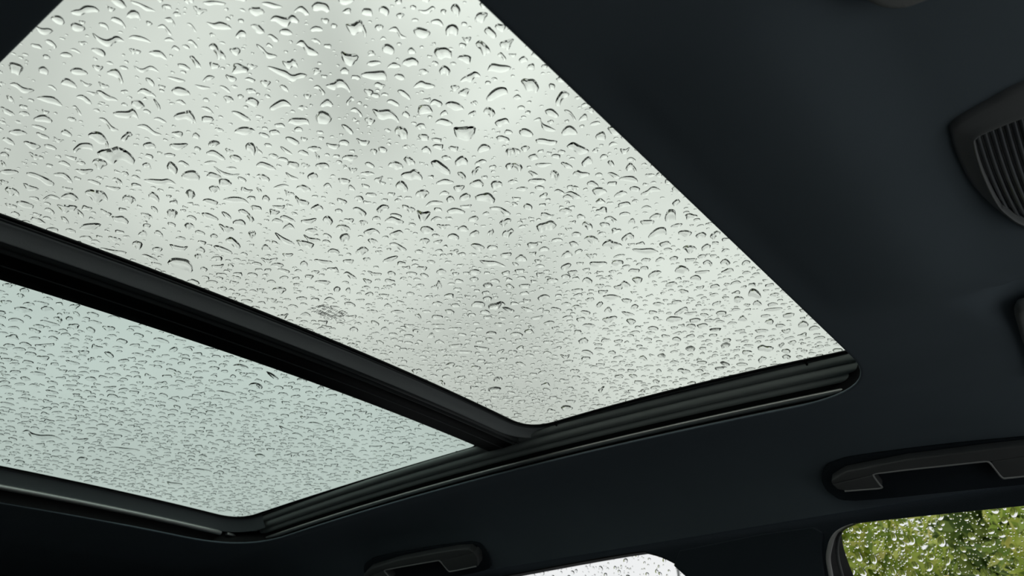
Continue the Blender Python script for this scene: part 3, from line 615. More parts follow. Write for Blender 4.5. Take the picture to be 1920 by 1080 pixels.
# ------------------------------------------------------------------ rain on the glass
# the biggest drops as they lie on the panes (pane 0 front / 1 rear, special shape, reach of the drop, then the drop's near edge; tenths of a millimetre)
DROPS = """0 4:-187,103:-5588,2065 -5509,2135 -5449,2156 -5448,2233 -5468,2317
0 5:-232,147:-6814,3419 -6727,3445 -6676,3529 -6709,3609 -6776,3679
0 0:-123,143:-3264,3665 -3248,3709 -3184,3746 -3128,3777
0 0:-91,83:-3083,2400 -3061,2438 -3014,2442 -2994,2458 -3034,2542
0 3:-62,49:-3798,2324 -3776,2396 -3753,2452 -3751,2508 -3695,2528 -3656,2560
0 0:-81,79:-3585,3111 -3575,3170 -3516,3209 -3513,3263 -3530,3343
0 0:-169,89:-6210,2287 -6162,2337 -6135,2403 -6171,2469
0 2:-67,52:-3420,2065 -3377,2078 -3341,2134 -3294,2140 -3287,2192
0 1:-71,38:-4387,1408 -4402,1460 -4387,1505 -4311,1527 -4304,1582
0 0:-87,118:-2522,3551 -2495,3603 -2466,3628 -2464,3699
0 0:-72,69:-3360,2790 -3299,2841 -3231,2891 -3267,2959
0 0:-130,68:-5445,1922 -5385,1953 -5380,2003 -5451,2088
0 0:-104,115:-3715,3893 -3673,3928 -3674,4013 -3683,4106
0 0:-106,67:-4760,2212 -4685,2252 -4638,2272 -4699,2361
0 0:-71,59:-3468,2311 -3425,2331 -3441,2400 -3428,2470
0 0:-66,34:-4302,1229 -4257,1257 -4200,1270 -4168,1304 -4162,1339
0 0:-70,89:-2849,3558 -2736,3535 -2678,3572 -2686,3614
0 0:-72,63:-3644,2713 -3596,2746 -3543,2742 -3524,2782 -3553,2871
0 0:-90,61:-3922,1953 -3893,1978 -3915,2034 -3935,2094
0 0:-90,81:-3299,2552 -3300,2606 -3240,2661
0 0:-126,107:-3973,2898 -3905,2904 -3890,2989
0 0:-104,108:-4026,3858 -3964,3898 -3906,3903 -3911,4006
1 7:-214,103:-12622,4689 -12524,4719 -12616,4828 -12627,4949 -12532,5079 -12587,5266
0 0:-88,49:-5059,1908 -4987,1976 -4927,1993 -4985,2068
0 0:-56,71:-2649,3330 -2594,3313 -2551,3365 -2501,3415
0 0:-103,126:-3769,4522 -3703,4554 -3653,4576 -3654,4672
0 0:-75,90:-2540,3069 -2509,3094 -2509,3194
0 0:-105,147:-3632,5256 -3566,5293 -3493,5298 -3470,5364
0 0:-97,45:-6289,1849 -6267,1917 -6270,1992 -6284,2074
0 0:-65,98:-2722,4431 -2660,4435 -2642,4506 -2614,4597
0 0:-78,114:-2476,3919 -2385,3866 -2339,3903
0 0:-81,49:-5704,2521 -5669,2566 -5614,2629 -5564,2660 -5560,2731
0 0:-123,54:-5077,1193 -5052,1224 -5039,1274
0 0:-130,83:-5414,2688 -5340,2703 -5299,2738 -5321,2802
0 0:-69,72:-2785,2724 -2742,2743 -2711,2812
0 0:-74,35:-5305,1477 -5247,1515 -5217,1565 -5256,1641
0 0:-92,50:-4675,1658 -4611,1699 -4684,1782
0 0:-88,144:-3334,5946 -3244,5937 -3233,5993 -3181,6082
0 0:-52,35:-3755,1822 -3737,1864 -3694,1884 -3676,1931 -3680,1963
0 0:-75,59:-4157,2618 -4025,2630 -4010,2703
0 0:-115,116:-3628,3390 -3582,3417 -3578,3486
0 0:-85,61:-4590,2618 -4505,2647 -4461,2718
0 0:-55,65:-2872,3293 -2800,3297 -2741,3300 -2721,3343
0 0:-85,53:-4514,2044 -4462,2070 -4446,2122 -4452,2156
0 0:-127,62:-6593,2239 -6570,2290 -6499,2371
0 0:-123,64:-6831,2556 -6744,2567 -6626,2652
0 0:-59,104:-3147,6206 -3097,6277 -3007,6330 -2963,6413
0 0:-74,83:-2610,2844 -2560,2854 -2538,2895
0 0:-72,58:-4193,2817 -4144,2816 -4068,2887 -4087,2935
0 0:-65,29:-5286,1291 -5253,1320 -5263,1377 -5230,1432
0 0:-133,70:-5756,2115 -5710,2145 -5695,2208
0 0:-62,71:-3122,3414 -3070,3460 -3050,3543
0 0:-71,131:-2903,6091 -2773,6037 -2712,6069 -2729,6147
0 0:-59,76:-2423,3181 -2372,3197 -2322,3213
0 0:-93,48:-5727,1946 -5619,1949 -5560,2003 -5612,2050
0 0:-67,100:-2647,4246 -2565,4237 -2548,4325
0 0:-44,61:-2735,3994 -2685,4013 -2709,4089 -2670,4206
0 0:-50,53:-3180,3134 -3104,3130 -3086,3173 -3048,3224
0 0:-51,72:-2872,4208 -2825,4242 -2787,4299 -2745,4333
0 0:-48,36:-3680,2149 -3684,2205 -3699,2260 -3667,2312
0 0:-70,87:-4486,5448 -4435,5525 -4380,5587 -4352,5717
0 0:-139,98:-6052,3553 -5995,3587 -6051,3723
0 0:-62,64:-3060,2897 -2987,2913 -2966,2965
0 0:-73,52:-5489,3135 -5397,3179 -5355,3245 -5378,3331
0 0:-63,34:-4916,1709 -4905,1742 -4912,1804 -4902,1863
0 0:-57,69:-2406,2902 -2359,2887 -2309,2920
0 0:-61,36:-5080,2106 -5033,2154 -5061,2241 -5042,2291
0 0:-87,40:-5547,1569 -5468,1608 -5477,1674
0 0:-105,76:-5531,3322 -5501,3378 -5562,3523
0 0:-92,92:-4675,4304 -4586,4310 -4568,4379 -4547,4428
0 0:-69,37:-5201,1877 -5188,1921 -5235,1998 -5234,2050
0 0:-119,126:-4322,4362 -4321,4431 -4245,4465
0 0:-134,98:-4661,2771 -4629,2811 -4649,2863
0 0:-72,96:-2903,4029 -2854,4051 -2834,4129
0 0:-91,71:-5603,3777 -5632,3893 -5633,4036
0 0:-111,91:-5572,4002 -5540,4073 -5499,4166
0 0:-111,76:-6235,3547 -6215,3621 -6216,3749
0 0:-79,53:-4989,2639 -4935,2681 -4953,2791
0 0:-59,73:-2424,3019 -2385,3027 -2386,3105
0 0:-65,52:-3675,2357 -3663,2399 -3616,2407 -3635,2462
0 0:-73,37:-4837,1488 -4789,1523 -4778,1581
0 0:-145,89:-5374,2532 -5326,2538 -5349,2617
0 0:-60,35:-4283,1737 -4227,1785 -4255,1856
0 0:-117,65:-6435,2642 -6430,2683 -6384,2719 -6409,2790
0 0:-112,55:-6446,2202 -6346,2237 -6368,2316
0 0:-36,21:-3952,1422 -3933,1467 -3921,1522 -3915,1572
0 0:-110,111:-4174,3943 -4109,3958 -4127,4049
0 0:-93,177:-2611,5881 -2535,5816 -2495,5856 -2533,5955
0 0:-86,144:-3711,6777 -3652,6803 -3566,6756 -3548,6864
0 0:-70,69:-3061,2707 -3018,2715 -3005,2771
0 0:-61,43:-4407,2466 -4381,2523 -4385,2620
0 0:-86,42:-6158,2003 -6099,2071 -6169,2166
0 0:-84,46:-7044,2862 -7021,2954 -6949,3075
0 0:-76,37:-5009,1508 -4955,1518 -4952,1558 -4974,1604
0 0:-87,100:-3562,4020 -3476,4013 -3471,4082
0 0:-78,49:-5116,2397 -5055,2451 -5001,2487
0 0:-44,25:-4486,1744 -4483,1801 -4408,1825 -4411,1891
0 0:-82,128:-3411,5742 -3337,5769 -3321,5876
0 0:-65,42:-4109,1929 -4111,1970 -4153,2049
0 0:-69,79:-2457,2725 -2422,2736 -2423,2783
0 0:-123,54:-6641,1837 -6607,1869 -6634,1950
0 0:-82,82:-4011,3695 -3953,3715 -3928,3790
0 0:-107,48:-6793,1993 -6752,2040 -6750,2122
0 0:-99,66:-5814,3139 -5786,3201 -5792,3302
0 0:-70,53:-4838,3003 -4786,3016 -4765,3079 -4767,3147
0 0:-47,84:-2600,5416 -2541,5418 -2468,5395 -2430,5469
0 0:-83,199:-3073,9119 -3015,9145 -2990,9208 -2909,9240
0 0:-40,40:-2913,2619 -2860,2639 -2881,2709 -2866,2745
0 0:-68,108:-2900,5088 -2839,5122 -2808,5187
0 0:-94,77:-4966,3500 -4990,3578 -4959,3656
0 0:-65,37:-4082,1468 -4025,1471 -4007,1501 -4034,1538
0 0:-69,33:-4450,1177 -4411,1200 -4407,1227 -4427,1253
0 0:-56,71:-3792,4757 -3720,4821 -3704,4959
0 0:-56,79:-2601,3958 -2554,3986 -2550,4070
0 0:-79,154:-3014,6850 -2932,6824 -2886,6928
0 0:-62,78:-2982,3826 -2898,3852 -2894,3897
0 0:-79,95:-3684,4350 -3589,4362 -3586,4430
0 0:-103,129:-5062,6292 -4971,6324 -4896,6313 -4869,6364
0 6:-81,190:-2614,7782 -2554,7731 -2520,7775 -2516,7909
0 0:-46,79:-2629,5089 -2558,5125 -2524,5156 -2513,5216
0 0:-37,28:-3349,1945 -3316,1981 -3298,2018 -3275,2051
0 0:-55,61:-3335,3536 -3273,3552 -3240,3630
0 0:-55,83:-2898,4780 -2850,4781 -2831,4833 -2780,4869
0 0:-61,35:-4712,1901 -4656,1925 -4661,2014
0 0:-71,87:-2957,3659 -2913,3669 -2902,3735
0 0:-118,66:-6086,2547 -6030,2570 -6029,2642
0 0:-102,64:-6522,3261 -6515,3313 -6487,3380 -6433,3402
0 0:-76,33:-5847,1526 -5777,1567 -5773,1627
0 0:-88,93:-4143,4158 -4072,4168 -4035,4221
0 0:-66,73:-2924,3124 -2867,3117 -2854,3172
0 0:-68,77:-4124,4548 -4047,4571 -4001,4666
1 0:-137,79:-12514,5919 -12401,6075 -12296,6350
0 0:-50,34:-5121,2794 -5138,2881 -5113,2967 -5056,3004
0 0:-40,23:-4261,1581 -4221,1595 -4191,1642 -4188,1701
0 0:-99,127:-3978,5177 -3882,5168 -3844,5192
0 0:-92,85:-4738,3967 -4706,4009 -4706,4107
0 0:-34,23:-3625,1713 -3571,1752 -3525,1812
0 0:-69,84:-3311,4012 -3243,3998 -3205,4052
0 0:-69,137:-2737,6487 -2678,6515 -2632,6582
0 0:-78,35:-5890,1651 -5873,1697 -5861,1766
0 0:-54,74:-3260,4630 -3198,4662 -3133,4719
0 0:-67,106:-3634,6182 -3572,6237 -3489,6295
0 0:-117,109:-5314,4526 -5197,4515 -5186,4584
0 0:-101,70:-5862,3350 -5866,3409 -5834,3495
0 0:-124,74:-5865,2657 -5836,2689 -5865,2762
0 0:-46,37:-3248,2118 -3186,2132 -3196,2199
0 0:-84,104:-3528,4451 -3486,4472 -3450,4520
0 0:-53,54:-3295,3086 -3273,3133 -3283,3212
0 0:-65,33:-5081,1650 -5044,1688 -5075,1760
0 0:-70,114:-3926,6903 -3832,6947 -3776,7046
0 0:-50,27:-4192,1427 -4163,1429 -4150,1470 -4184,1524
0 0:-95,53:-5320,2113 -5209,2110 -5199,2141
0 0:-67,104:-2755,4697 -2669,4675 -2668,4742
0 0:-71,30:-5586,1356 -5591,1403 -5603,1465
0 0:-59,57:-2819,2444 -2789,2461 -2779,2499
0 0:-89,87:-4603,4126 -4514,4114 -4472,4164
1 0:-128,58:-8869,2891 -8809,2953 -8803,3053
0 0:-74,139:-3644,7836 -3571,7813 -3469,7913
0 0:-82,67:-4858,3428 -4799,3452 -4786,3531
0 0:-81,77:-4974,4316 -4876,4343 -4864,4426
0 0:-70,56:-4363,2925 -4337,2969 -4335,3040
0 0:-77,33:-6422,1708 -6360,1752 -6330,1811
0 0:-79,82:-3868,3729 -3819,3734 -3825,3826
0 0:-73,37:-5971,2084 -5936,2142 -5867,2183
0 0:-130,81:-6012,2921 -5964,2944 -5960,2999
0 0:-88,52:-5268,2263 -5207,2294 -5216,2344
0 0:-91,81:-5096,4085 -5031,4109 -5019,4198
0 0:-74,74:-4948,4633 -4899,4675 -4901,4825
0 0:-66,56:-3853,2841 -3770,2839 -3775,2901
0 0:-58,104:-2832,5812 -2783,5850 -2721,5892
0 0:-82,61:-4970,3100 -4924,3132 -4926,3209
0 0:-63,57:-4237,3395 -4182,3410 -4124,3466
0 0:-63,57:-3911,3099 -3897,3154 -3916,3226
0 0:-55,61:-3899,4159 -3810,4172 -3773,4250
0 0:-124,97:-6565,4485 -6488,4521 -6447,4582
0 0:-103,129:-5051,6280 -4961,6311 -4878,6315
0 0:-129,83:-5610,2850 -5568,2874 -5575,2923
0 0:-84,100:-4348,5150 -4298,5192 -4275,5277
0 0:-70,128:-3291,6783 -3200,6762 -3136,6793
0 0:-106,126:-5186,6149 -5114,6144 -5044,6223
0 0:-74,63:-4478,3320 -4409,3354 -4401,3403
0 0:-82,134:-4231,7375 -4145,7397 -4053,7424
0 0:-57,111:-2645,6211 -2588,6224 -2538,6292
0 0:-123,110:-5210,4227 -5139,4239 -5115,4276
0 0:-32,34:-2642,2619 -2610,2653 -2553,2654 -2544,2676
0 0:-60,97:-2470,4464 -2401,4464 -2408,4524
0 0:-117,101:-5081,3912 -5023,3925 -5036,3997
0 0:-80,102:-3878,5011 -3803,5006 -3755,5036
0 0:-124,136:-5258,5557 -5187,5565 -5101,5512 -5144,5613
0 0:-48,71:-3126,4994 -3067,5022 -3043,5135
0 0:-52,48:-2933,2402 -2901,2394 -2871,2424 -2882,2452
0 0:-50,39:-3462,2170 -3421,2197 -3415,2241
0 0:-80,114:-3037,4644 -3004,4665 -2998,4726
0 0:-64,109:-3132,5976 -3027,5948 -3007,6010
0 0:-74,63:-5739,4362 -5699,4440 -5641,4520
0 0:-81,38:-4985,1345 -4947,1366 -4960,1403
0 0:-70,92:-3215,4347 -3189,4378 -3169,4433
0 0:-79,121:-3279,5506 -3239,5524 -3226,5609
0 0:-72,33:-6000,1739 -6008,1788 -5992,1852
0 0:-73,61:-5259,3804 -5208,3847 -5122,3876
0 0:-78,77:-5241,4828 -5151,4833 -5054,4859
0 0:-52,57:-4216,4364 -4126,4354 -4052,4423
0 0:-58,54:-3957,3292 -3945,3352 -3899,3386
0 0:-74,59:-5344,3637 -5308,3669 -5304,3779
0 0:-139,80:-6750,3016 -6692,3035 -6686,3086
0 0:-77,90:-3888,4452 -3816,4451 -3783,4484
0 0:-68,57:-5438,3981 -5453,4066 -5392,4153
0 0:-87,73:-5031,3731 -4939,3737 -4945,3804
0 0:-54,93:-2506,4992 -2442,4969 -2445,5076
0 0:-71,72:-4369,4221 -4353,4264 -4327,4349
0 0:-58,41:-3721,2017 -3661,2011 -3650,2044 -3699,2084
0 0:-59,125:-2428,6452 -2352,6424 -2315,6446
0 0:-36,54:-2483,4043 -2461,4101 -2478,4200
1 0:-100,48:-8986,3216 -8968,3309 -8972,3429
0 0:-145,211:-6194,9358 -6104,9382 -6063,9487
0 0:-53,49:-3728,3022 -3685,3043 -3702,3126
0 0:-78,34:-5967,1530 -5935,1559 -5968,1622
0 0:-50,83:-2803,5298 -2719,5283 -2683,5325
0 0:-84,50:-6891,3191 -6869,3248 -6879,3359
1 0:-121,85:-9463,5787 -9414,5901 -9392,6057
0 0:-88,75:-6094,4670 -6032,4725 -5978,4787
0 0:-56,26:-4683,1249 -4661,1276 -4682,1325
0 0:-52,44:-3735,2680 -3701,2700 -3721,2779
0 0:-83,94:-4415,4883 -4354,4901 -4335,4965
0 0:-38,23:-4025,1647 -3991,1663 -3997,1695 -4026,1750
1 0:-160,120:-8959,5948 -8870,6000 -8889,6123
0 0:-70,41:-4702,2018 -4732,2072 -4759,2109
0 0:-62,121:-3497,7754 -3324,7696 -3339,7808
0 0:-37,40:-2643,2739 -2597,2766 -2599,2813
0 0:-40,38:-3257,2751 -3207,2772 -3174,2810
0 0:-82,142:-3469,6757 -3415,6762 -3374,6818
0 0:-85,71:-4652,3380 -4586,3390 -4581,3435
0 0:-83,109:-4177,5646 -4094,5637 -4093,5731
0 0:-93,54:-6208,2789 -6180,2830 -6203,2901
1 0:-117,72:-8570,4322 -8522,4395 -8540,4510
0 0:-89,60:-5411,2944 -5357,2979 -5367,3025
0 0:-76,111:-3782,5893 -3690,5865 -3670,5931
0 0:-84,117:-4513,6484 -4424,6487 -4385,6546
0 0:-67,87:-3152,4176 -3108,4173 -3076,4203
0 0:-51,92:-2740,5824 -2663,5798 -2619,5831
0 0:-68,78:-3818,4293 -3782,4322 -3731,4343
0 0:-87,79:-5744,4754 -5693,4772 -5716,4913
0 0:-54,47:-4187,3184 -4167,3229 -4122,3272
0 0:-46,35:-3557,2147 -3536,2169 -3541,2226
0 0:-70,70:-4823,4509 -4712,4523 -4704,4578
1 0:-116,51:-8415,2575 -8358,2620 -8307,2630 -8337,2675
0 0:-56,47:-4350,3132 -4296,3154 -4266,3204
0 0:-79,116:-3920,6080 -3840,6073 -3794,6091
0 0:-63,75:-3561,4231 -3478,4211 -3450,4230
1 0:-133,84:-9268,4917 -9242,4986 -9255,5127
0 0:-71,54:-6114,4002 -6082,4074 -5988,4114
0 0:-50,78:-2886,4981 -2834,4996 -2826,5080
0 0:-38,23:-4420,1956 -4390,2004 -4364,2060
0 0:-49,80:-3073,5565 -3012,5583 -3000,5682
0 0:-65,38:-4539,1862 -4531,1897 -4550,1937
0 0:-72,83:-3646,4149 -3628,4189 -3634,4248
0 0:-68,46:-4878,2583 -4828,2596 -4804,2640
0 0:-104,67:-6108,3153 -6056,3174 -6062,3233
0 0:-62,168:-2459,8846 -2384,8793 -2346,8881
1 0:-132,72:-8675,3755 -8646,3810 -8612,3878
0 0:-54,38:-4094,2199 -4091,2229 -4068,2272
0 0:-39,39:-3177,2870 -3118,2871 -3096,2920
0 0:-67,59:-4094,3234 -4051,3251 -4034,3291
0 0:-36,50:-3072,4480 -3020,4514 -2960,4563
0 0:-35,87:-2635,8272 -2562,8284 -2446,8345
0 0:-87,61:-5669,3245 -5662,3296 -5689,3364
0 0:-73,36:-5577,1781 -5528,1792 -5548,1852
0 0:-44,44:-3445,3126 -3410,3146 -3401,3213
0 0:-84,46:-5885,2350 -5854,2378 -5883,2441
0 0:-48,27:-4357,1639 -4341,1662 -4319,1706
1 0:-107,48:-9196,2974 -9123,3025 -9143,3118
0 0:-43,64:-2890,4590 -2862,4637 -2849,4708
0 0:-50,102:-2540,6367 -2468,6361 -2443,6411
0 0:-43,26:-3935,1639 -3898,1662 -3928,1714
0 0:-51,25:-4735,1371 -4696,1397 -4692,1434
0 0:-75,146:-4210,9194 -4147,9223 -4092,9344
1 0:-119,57:-8684,3081 -8620,3114 -8630,3197
0 0:-62,67:-3660,3724 -3609,3732 -3617,3795
0 0:-66,148:-2802,7838 -2761,7798 -2694,7858
0 0:-113,140:-6621,8200 -6519,8222 -6461,8297
0 0:-85,66:-6152,4151 -6080,4178 -6053,4239
0 0:-81,64:-5495,3785 -5387,3776 -5412,3858
1 0:-143,97:-12526,7439 -12454,7545 -12404,7747
0 0:-58,27:-5710,1662 -5706,1699 -5704,1757
0 0:-49,33:-4267,2134 -4203,2133 -4171,2166
0 0:-81,98:-5889,7029 -5843,7116 -5785,7203
0 0:-49,58:-3459,4153 -3386,4152 -3357,4187
0 0:-56,62:-4355,4665 -4327,4719 -4265,4761
0 0:-110,87:-7048,4921 -6979,4960 -6908,4978
0 0:-58,27:-6594,2122 -6495,2142 -6480,2213
0 0:-57,119:-2595,6610 -2529,6589 -2499,6618
0 0:-50,129:-2512,8512 -2450,8514 -2385,8547
1 0:-106,77:-8596,5436 -8512,5487 -8511,5617
0 0:-44,66:-3051,4915 -3012,4941 -2976,5001
0 0:-68,80:-4067,4781 -3994,4790 -3976,4826
1 0:-124,58:-10502,3811 -10445,3873 -10434,3975
0 0:-66,85:-4247,5486 -4187,5517 -4138,5540
0 0:-100,49:-6760,2354 -6764,2397 -6818,2457
0 0:-65,84:-3275,4333 -3237,4339 -3207,4364
0 0:-60,41:-4886,2588 -4829,2603 -4804,2640
0 0:-80,44:-6794,2805 -6776,2872 -6764,2918
0 0:-53,115:-2573,6989 -2507,6971 -2492,7066
0 0:-73,97:-4500,6127 -4441,6167 -4392,6198
0 0:-73,113:-3913,6470 -3838,6446 -3820,6535
0 0:-122,90:-5793,3619 -5746,3644 -5738,3668
0 0:-79,84:-4682,4775 -4620,4793 -4602,4841
0 0:-95,144:-4784,7703 -4678,7690 -4680,7782
0 0:-51,40:-4751,3230 -4760,3300 -4745,3365
0 0:-87,78:-5539,4562 -5499,4597 -5447,4630
0 0:-49,22:-5648,1600 -5622,1641 -5612,1694
0 0:-53,26:-5215,1688 -5202,1710 -5264,1785
0 0:-46,44:-4295,3646 -4229,3675 -4205,3729
0 0:-53,47:-3455,2684 -3415,2690 -3411,2730
0 0:-67,90:-3532,4925 -3491,4930 -3473,4987
0 0:-36,60:-2666,4964 -2631,5004 -2614,5086
0 0:-104,129:-6636,8218 -6534,8240 -6475,8316
0 0:-79,104:-5318,7025 -5243,7061 -5203,7140
0 0:-68,105:-4506,7371 -4437,7393 -4381,7467
0 0:-72,85:-4236,4998 -4147,4992 -4131,5022
0 0:-60,28:-5826,1774 -5798,1812 -5808,1862
0 0:-57,52:-3686,2945 -3613,2931 -3609,2960
0 0:-63,31:-5976,1953 -5933,1979 -5954,2043
0 0:-38,78:-2874,7025 -2812,7054 -2734,7094
0 0:-73,39:-6401,2521 -6412,2587 -6409,2634
0 0:-44,77:-2637,5282 -2590,5293 -2564,5346
1 0:-154,85:-9318,4127 -9298,4183 -9358,4275
0 0:-72,93:-4970,6430 -4927,6486 -4909,6586
0 0:-52,27:-4686,1562 -4669,1599 -4645,1619
1 0:-116,59:-8442,3261 -8374,3292 -8331,3334
0 0:-35,23:-4353,2126 -4337,2158 -4299,2219
0 0:-98,59:-6415,3040 -6380,3066 -6419,3136
0 0:-96,72:-5947,3885 -5866,3871 -5903,3969
1 0:-86,41:-8590,2962 -8556,3028 -8548,3108
0 0:-67,53:-4968,3387 -4976,3436 -4949,3486
1 0:-173,111:-13357,7487 -13377,7604 -13299,7765
0 0:-45,24:-4276,1393 -4256,1426 -4274,1458
0 0:-53,106:-2965,7100 -2898,7104 -2870,7171
1 0:-110,58:-8472,3473 -8429,3525 -8440,3599
0 0:-80,137:-4020,7564 -3970,7585 -3941,7658
1 0:-120,102:-9539,7436 -9445,7499 -9434,7660
0 0:-41,27:-4539,2296 -4509,2337 -4536,2406
0 0:-83,94:-6119,6814 -6041,6863 -5960,6895
0 0:-46,36:-5012,3308 -4919,3335 -4893,3384
0 0:-43,34:-4492,2975 -4493,3021 -4503,3108
0 0:-63,60:-5515,4876 -5500,4965 -5442,5014
0 0:-66,58:-4731,3772 -4716,3813 -4700,3869
0 0:-96,49:-6545,2388 -6566,2428 -6605,2483
1 0:-147,72:-8809,3276 -8786,3323 -8822,3384
0 0:-37,47:-2506,3263 -2474,3267 -2482,3334
0 0:-81,39:-7062,2370 -7005,2408 -7006,2456
0 0:-66,63:-4263,3776 -4225,3795 -4169,3795
0 0:-46,47:-2952,2839 -2918,2843 -2916,2886
0 0:-56,94:-3958,7356 -3911,7425 -3876,7515
0 0:-72,81:-3993,4393 -3944,4400 -3941,4450
0 0:-74,71:-5054,4443 -5017,4468 -5004,4536
0 0:-39,75:-2655,6082 -2596,6077 -2540,6102
0 0:-53,29:-6033,2372 -6012,2418 -5969,2471
0 0:-45,61:-3183,4527 -3156,4548 -3147,4631
1 0:-222,117:-13284,5845 -13165,5858 -13141,5955
0 0:-84,92:-5515,5856 -5443,5865 -5422,5942
0 0:-77,118:-4912,7971 -4845,8021 -4835,8129
0 0:-49,72:-3173,5032 -3118,5035 -3111,5109
0 0:-59,57:-3914,3489 -3886,3513 -3876,3555
0 0:-48,25:-4820,1673 -4823,1718 -4809,1749
0 0:-61,26:-5434,1332 -5426,1359 -5467,1402
0 0:-39,25:-4000,1845 -3977,1865 -3998,1922
0 0:-60,90:-3584,5733 -3533,5751 -3529,5826
0 0:-51,81:-3160,5621 -3118,5637 -3085,5690
0 0:-93,56:-6715,3198 -6665,3223 -6647,3268
0 0:-77,77:-6008,5700 -5939,5736 -5898,5802
0 0:-77,85:-4985,5344 -4914,5347 -4900,5414
0 0:-57,57:-4564,4263 -4522,4298 -4504,4358
1 0:-106,77:-8574,5440 -8512,5487 -8503,5601
0 0:-47,37:-3904,2513 -3885,2544 -3898,2590
1 0:-108,55:-9870,3937 -9856,4011 -9858,4112
0 0:-41,56:-2417,3483 -2369,3495 -2390,3540
0 0:-86,78:-6245,5211 -6189,5259 -6196,5340
0 0:-37,49:-2420,3393 -2375,3395 -2373,3439
0 0:-40,62:-2462,4213 -2387,4191 -2410,4265
0 0:-102,67:-6429,3486 -6363,3493 -6375,3552
0 0:-44,58:-3421,4671 -3367,4687 -3333,4728
1 0:-121,68:-8934,4065 -8862,4074 -8857,4170
0 0:-100,58:-6564,2969 -6475,2969 -6507,3028
0 0:-75,148:-3834,8691 -3748,8667 -3729,8756
0 0:-81,99:-4798,5878 -4725,5891 -4714,5946
0 0:-42,101:-2929,8701 -2859,8732 -2794,8794
0 0:-64,86:-4801,6558 -4761,6619 -4736,6711
0 0:-56,53:-4156,3569 -4122,3590 -4123,3651
0 0:-57,30:-6055,2230 -6029,2267 -6027,2329
0 0:-50,65:-3088,4182 -3065,4224 -3058,4259
0 0:-58,37:-5282,2576 -5247,2595 -5256,2661
1 0:-108,83:-8456,5847 -8464,5949 -8521,6091
1 0:-108,83:-8461,5861 -8481,5962 -8525,6105
1 0:-94,64:-8417,4899 -8365,4938 -8308,5031
0 0:-75,36:-6739,2201 -6711,2233 -6741,2295
0 0:-90,102:-5516,6069 -5464,6113 -5462,6180
1 0:-140,74:-8829,3651 -8800,3690 -8824,3757
0 0:-76,52:-6596,3768 -6551,3821 -6482,3836
0 0:-58,81:-3891,5654 -3823,5652 -3797,5706
0 0:-73,31:-6171,1602 -6142,1629 -6164,1669
0 0:-63,106:-3803,7097 -3758,7123 -3717,7182
0 0:-115,121:-6998,7061 -6929,7103 -6891,7152
0 0:-37,63:-2407,4738 -2380,4778 -2334,4773
0 0:-72,171:-3233,9516 -3155,9458 -3116,9513
0 0:-32,20:-3861,1752 -3851,1779 -3884,1839
0 0:-88,66:-5212,3342 -5168,3344 -5169,3394
0 0:-49,101:-2721,6897 -2657,6887 -2645,6970
0 0:-66,76:-6161,7000 -6088,7070 -6015,7140
0 0:-55,83:-3466,5604 -3421,5618 -3390,5664
0 0:-71,141:-3825,8673 -3748,8667 -3724,8745
1 0:-134,70:-12470,5359 -12453,5442 -12324,5528
0 0:-72,101:-4843,7056 -4757,7056 -4718,7109
0 0:-43,120:-2395,9016 -2322,8989 -2275,9055
1 0:-103,48:-9268,3225 -9258,3286 -9278,3369
0 0:-66,51:-5464,3640 -5408,3642 -5396,3715
0 0:-62,111:-3931,7907 -3863,7913 -3823,7987
0 0:-69,148:-3436,8855 -3361,8828 -3326,8885
0 0:-37,26:-4229,2242 -4215,2282 -4230,2337
0 0:-65,28:-6891,1944 -6877,1986 -6870,2038
0 0:-49,37:-4476,2760 -4453,2798 -4449,2840
0 0:-68,54:-6174,4251 -6141,4292 -6120,4368
0 0:-61,84:-4877,6851 -4800,6877 -4725,6892
1 0:-100,46:-8716,2911 -8653,2943 -8651,3004
0 0:-41,24:-4920,2146 -4883,2168 -4883,2232
0 0:-50,92:-3572,7391 -3511,7417 -3473,7486
0 0:-46,89:-2457,5731 -2390,5706 -2382,5747
1 0:-112,51:-8416,2743 -8360,2770 -8369,2820
0 0:-46,64:-3279,4753 -3237,4766 -3213,4812
0 0:-74,49:-6145,3287 -6108,3304 -6105,3372
0 0:-42,61:-3179,4905 -3139,4919 -3123,4990
0 0:-54,131:-2748,8563 -2671,8533 -2647,8591
0 0:-71,92:-4609,6032 -4566,6059 -4577,6155
1 0:-181,138:-11240,7754 -11164,7803 -11169,7913
1 0:-118,53:-11718,3987 -11693,4061 -11710,4172
0 0:-43,58:-3033,4226 -2990,4231 -2969,4267
0 0:-51,121:-2674,8047 -2607,8017 -2596,8122
0 0:-43,35:-4007,2756 -3965,2771 -3953,2811
0 0:-47,66:-2407,3735 -2388,3751 -2377,3778
0 0:-70,65:-4875,4165 -4837,4188 -4815,4226
0 0:-58,148:-2879,9399 -2824,9412 -2787,9469
0 0:-56,128:-2970,8322 -2892,8274 -2883,8384
0 0:-42,70:-3390,6251 -3324,6245 -3267,6279
0 0:-51,55:-4350,4578 -4276,4570 -4248,4622
0 0:-51,97:-2954,6620 -2897,6612 -2868,6651
0 0:-86,71:-6840,5085 -6751,5097 -6772,5191
0 0:-51,52:-3463,3304 -3429,3306 -3428,3354
0 0:-75,78:-5829,5764 -5784,5793 -5750,5866
0 0:-68,54:-5883,4082 -5864,4123 -5807,4160
0 0:-80,66:-6549,4792 -6484,4821 -6463,4877
1 0:-131,83:-8749,4632 -8630,4638 -8620,4676
0 0:-70,45:-5963,3088 -5928,3119 -5937,3172
0 0:-67,44:-4888,2449 -4844,2449 -4849,2493
0 0:-98,81:-5901,4318 -5849,4327 -5852,4380
1 0:-93,41:-8809,2725 -8764,2771 -8746,2816
0 0:-62,134:-3429,8859 -3365,8835 -3320,8889
0 0:-51,108:-3801,9452 -3726,9453 -3648,9506
0 0:-63,55:-4666,3566 -4613,3572 -4634,3634
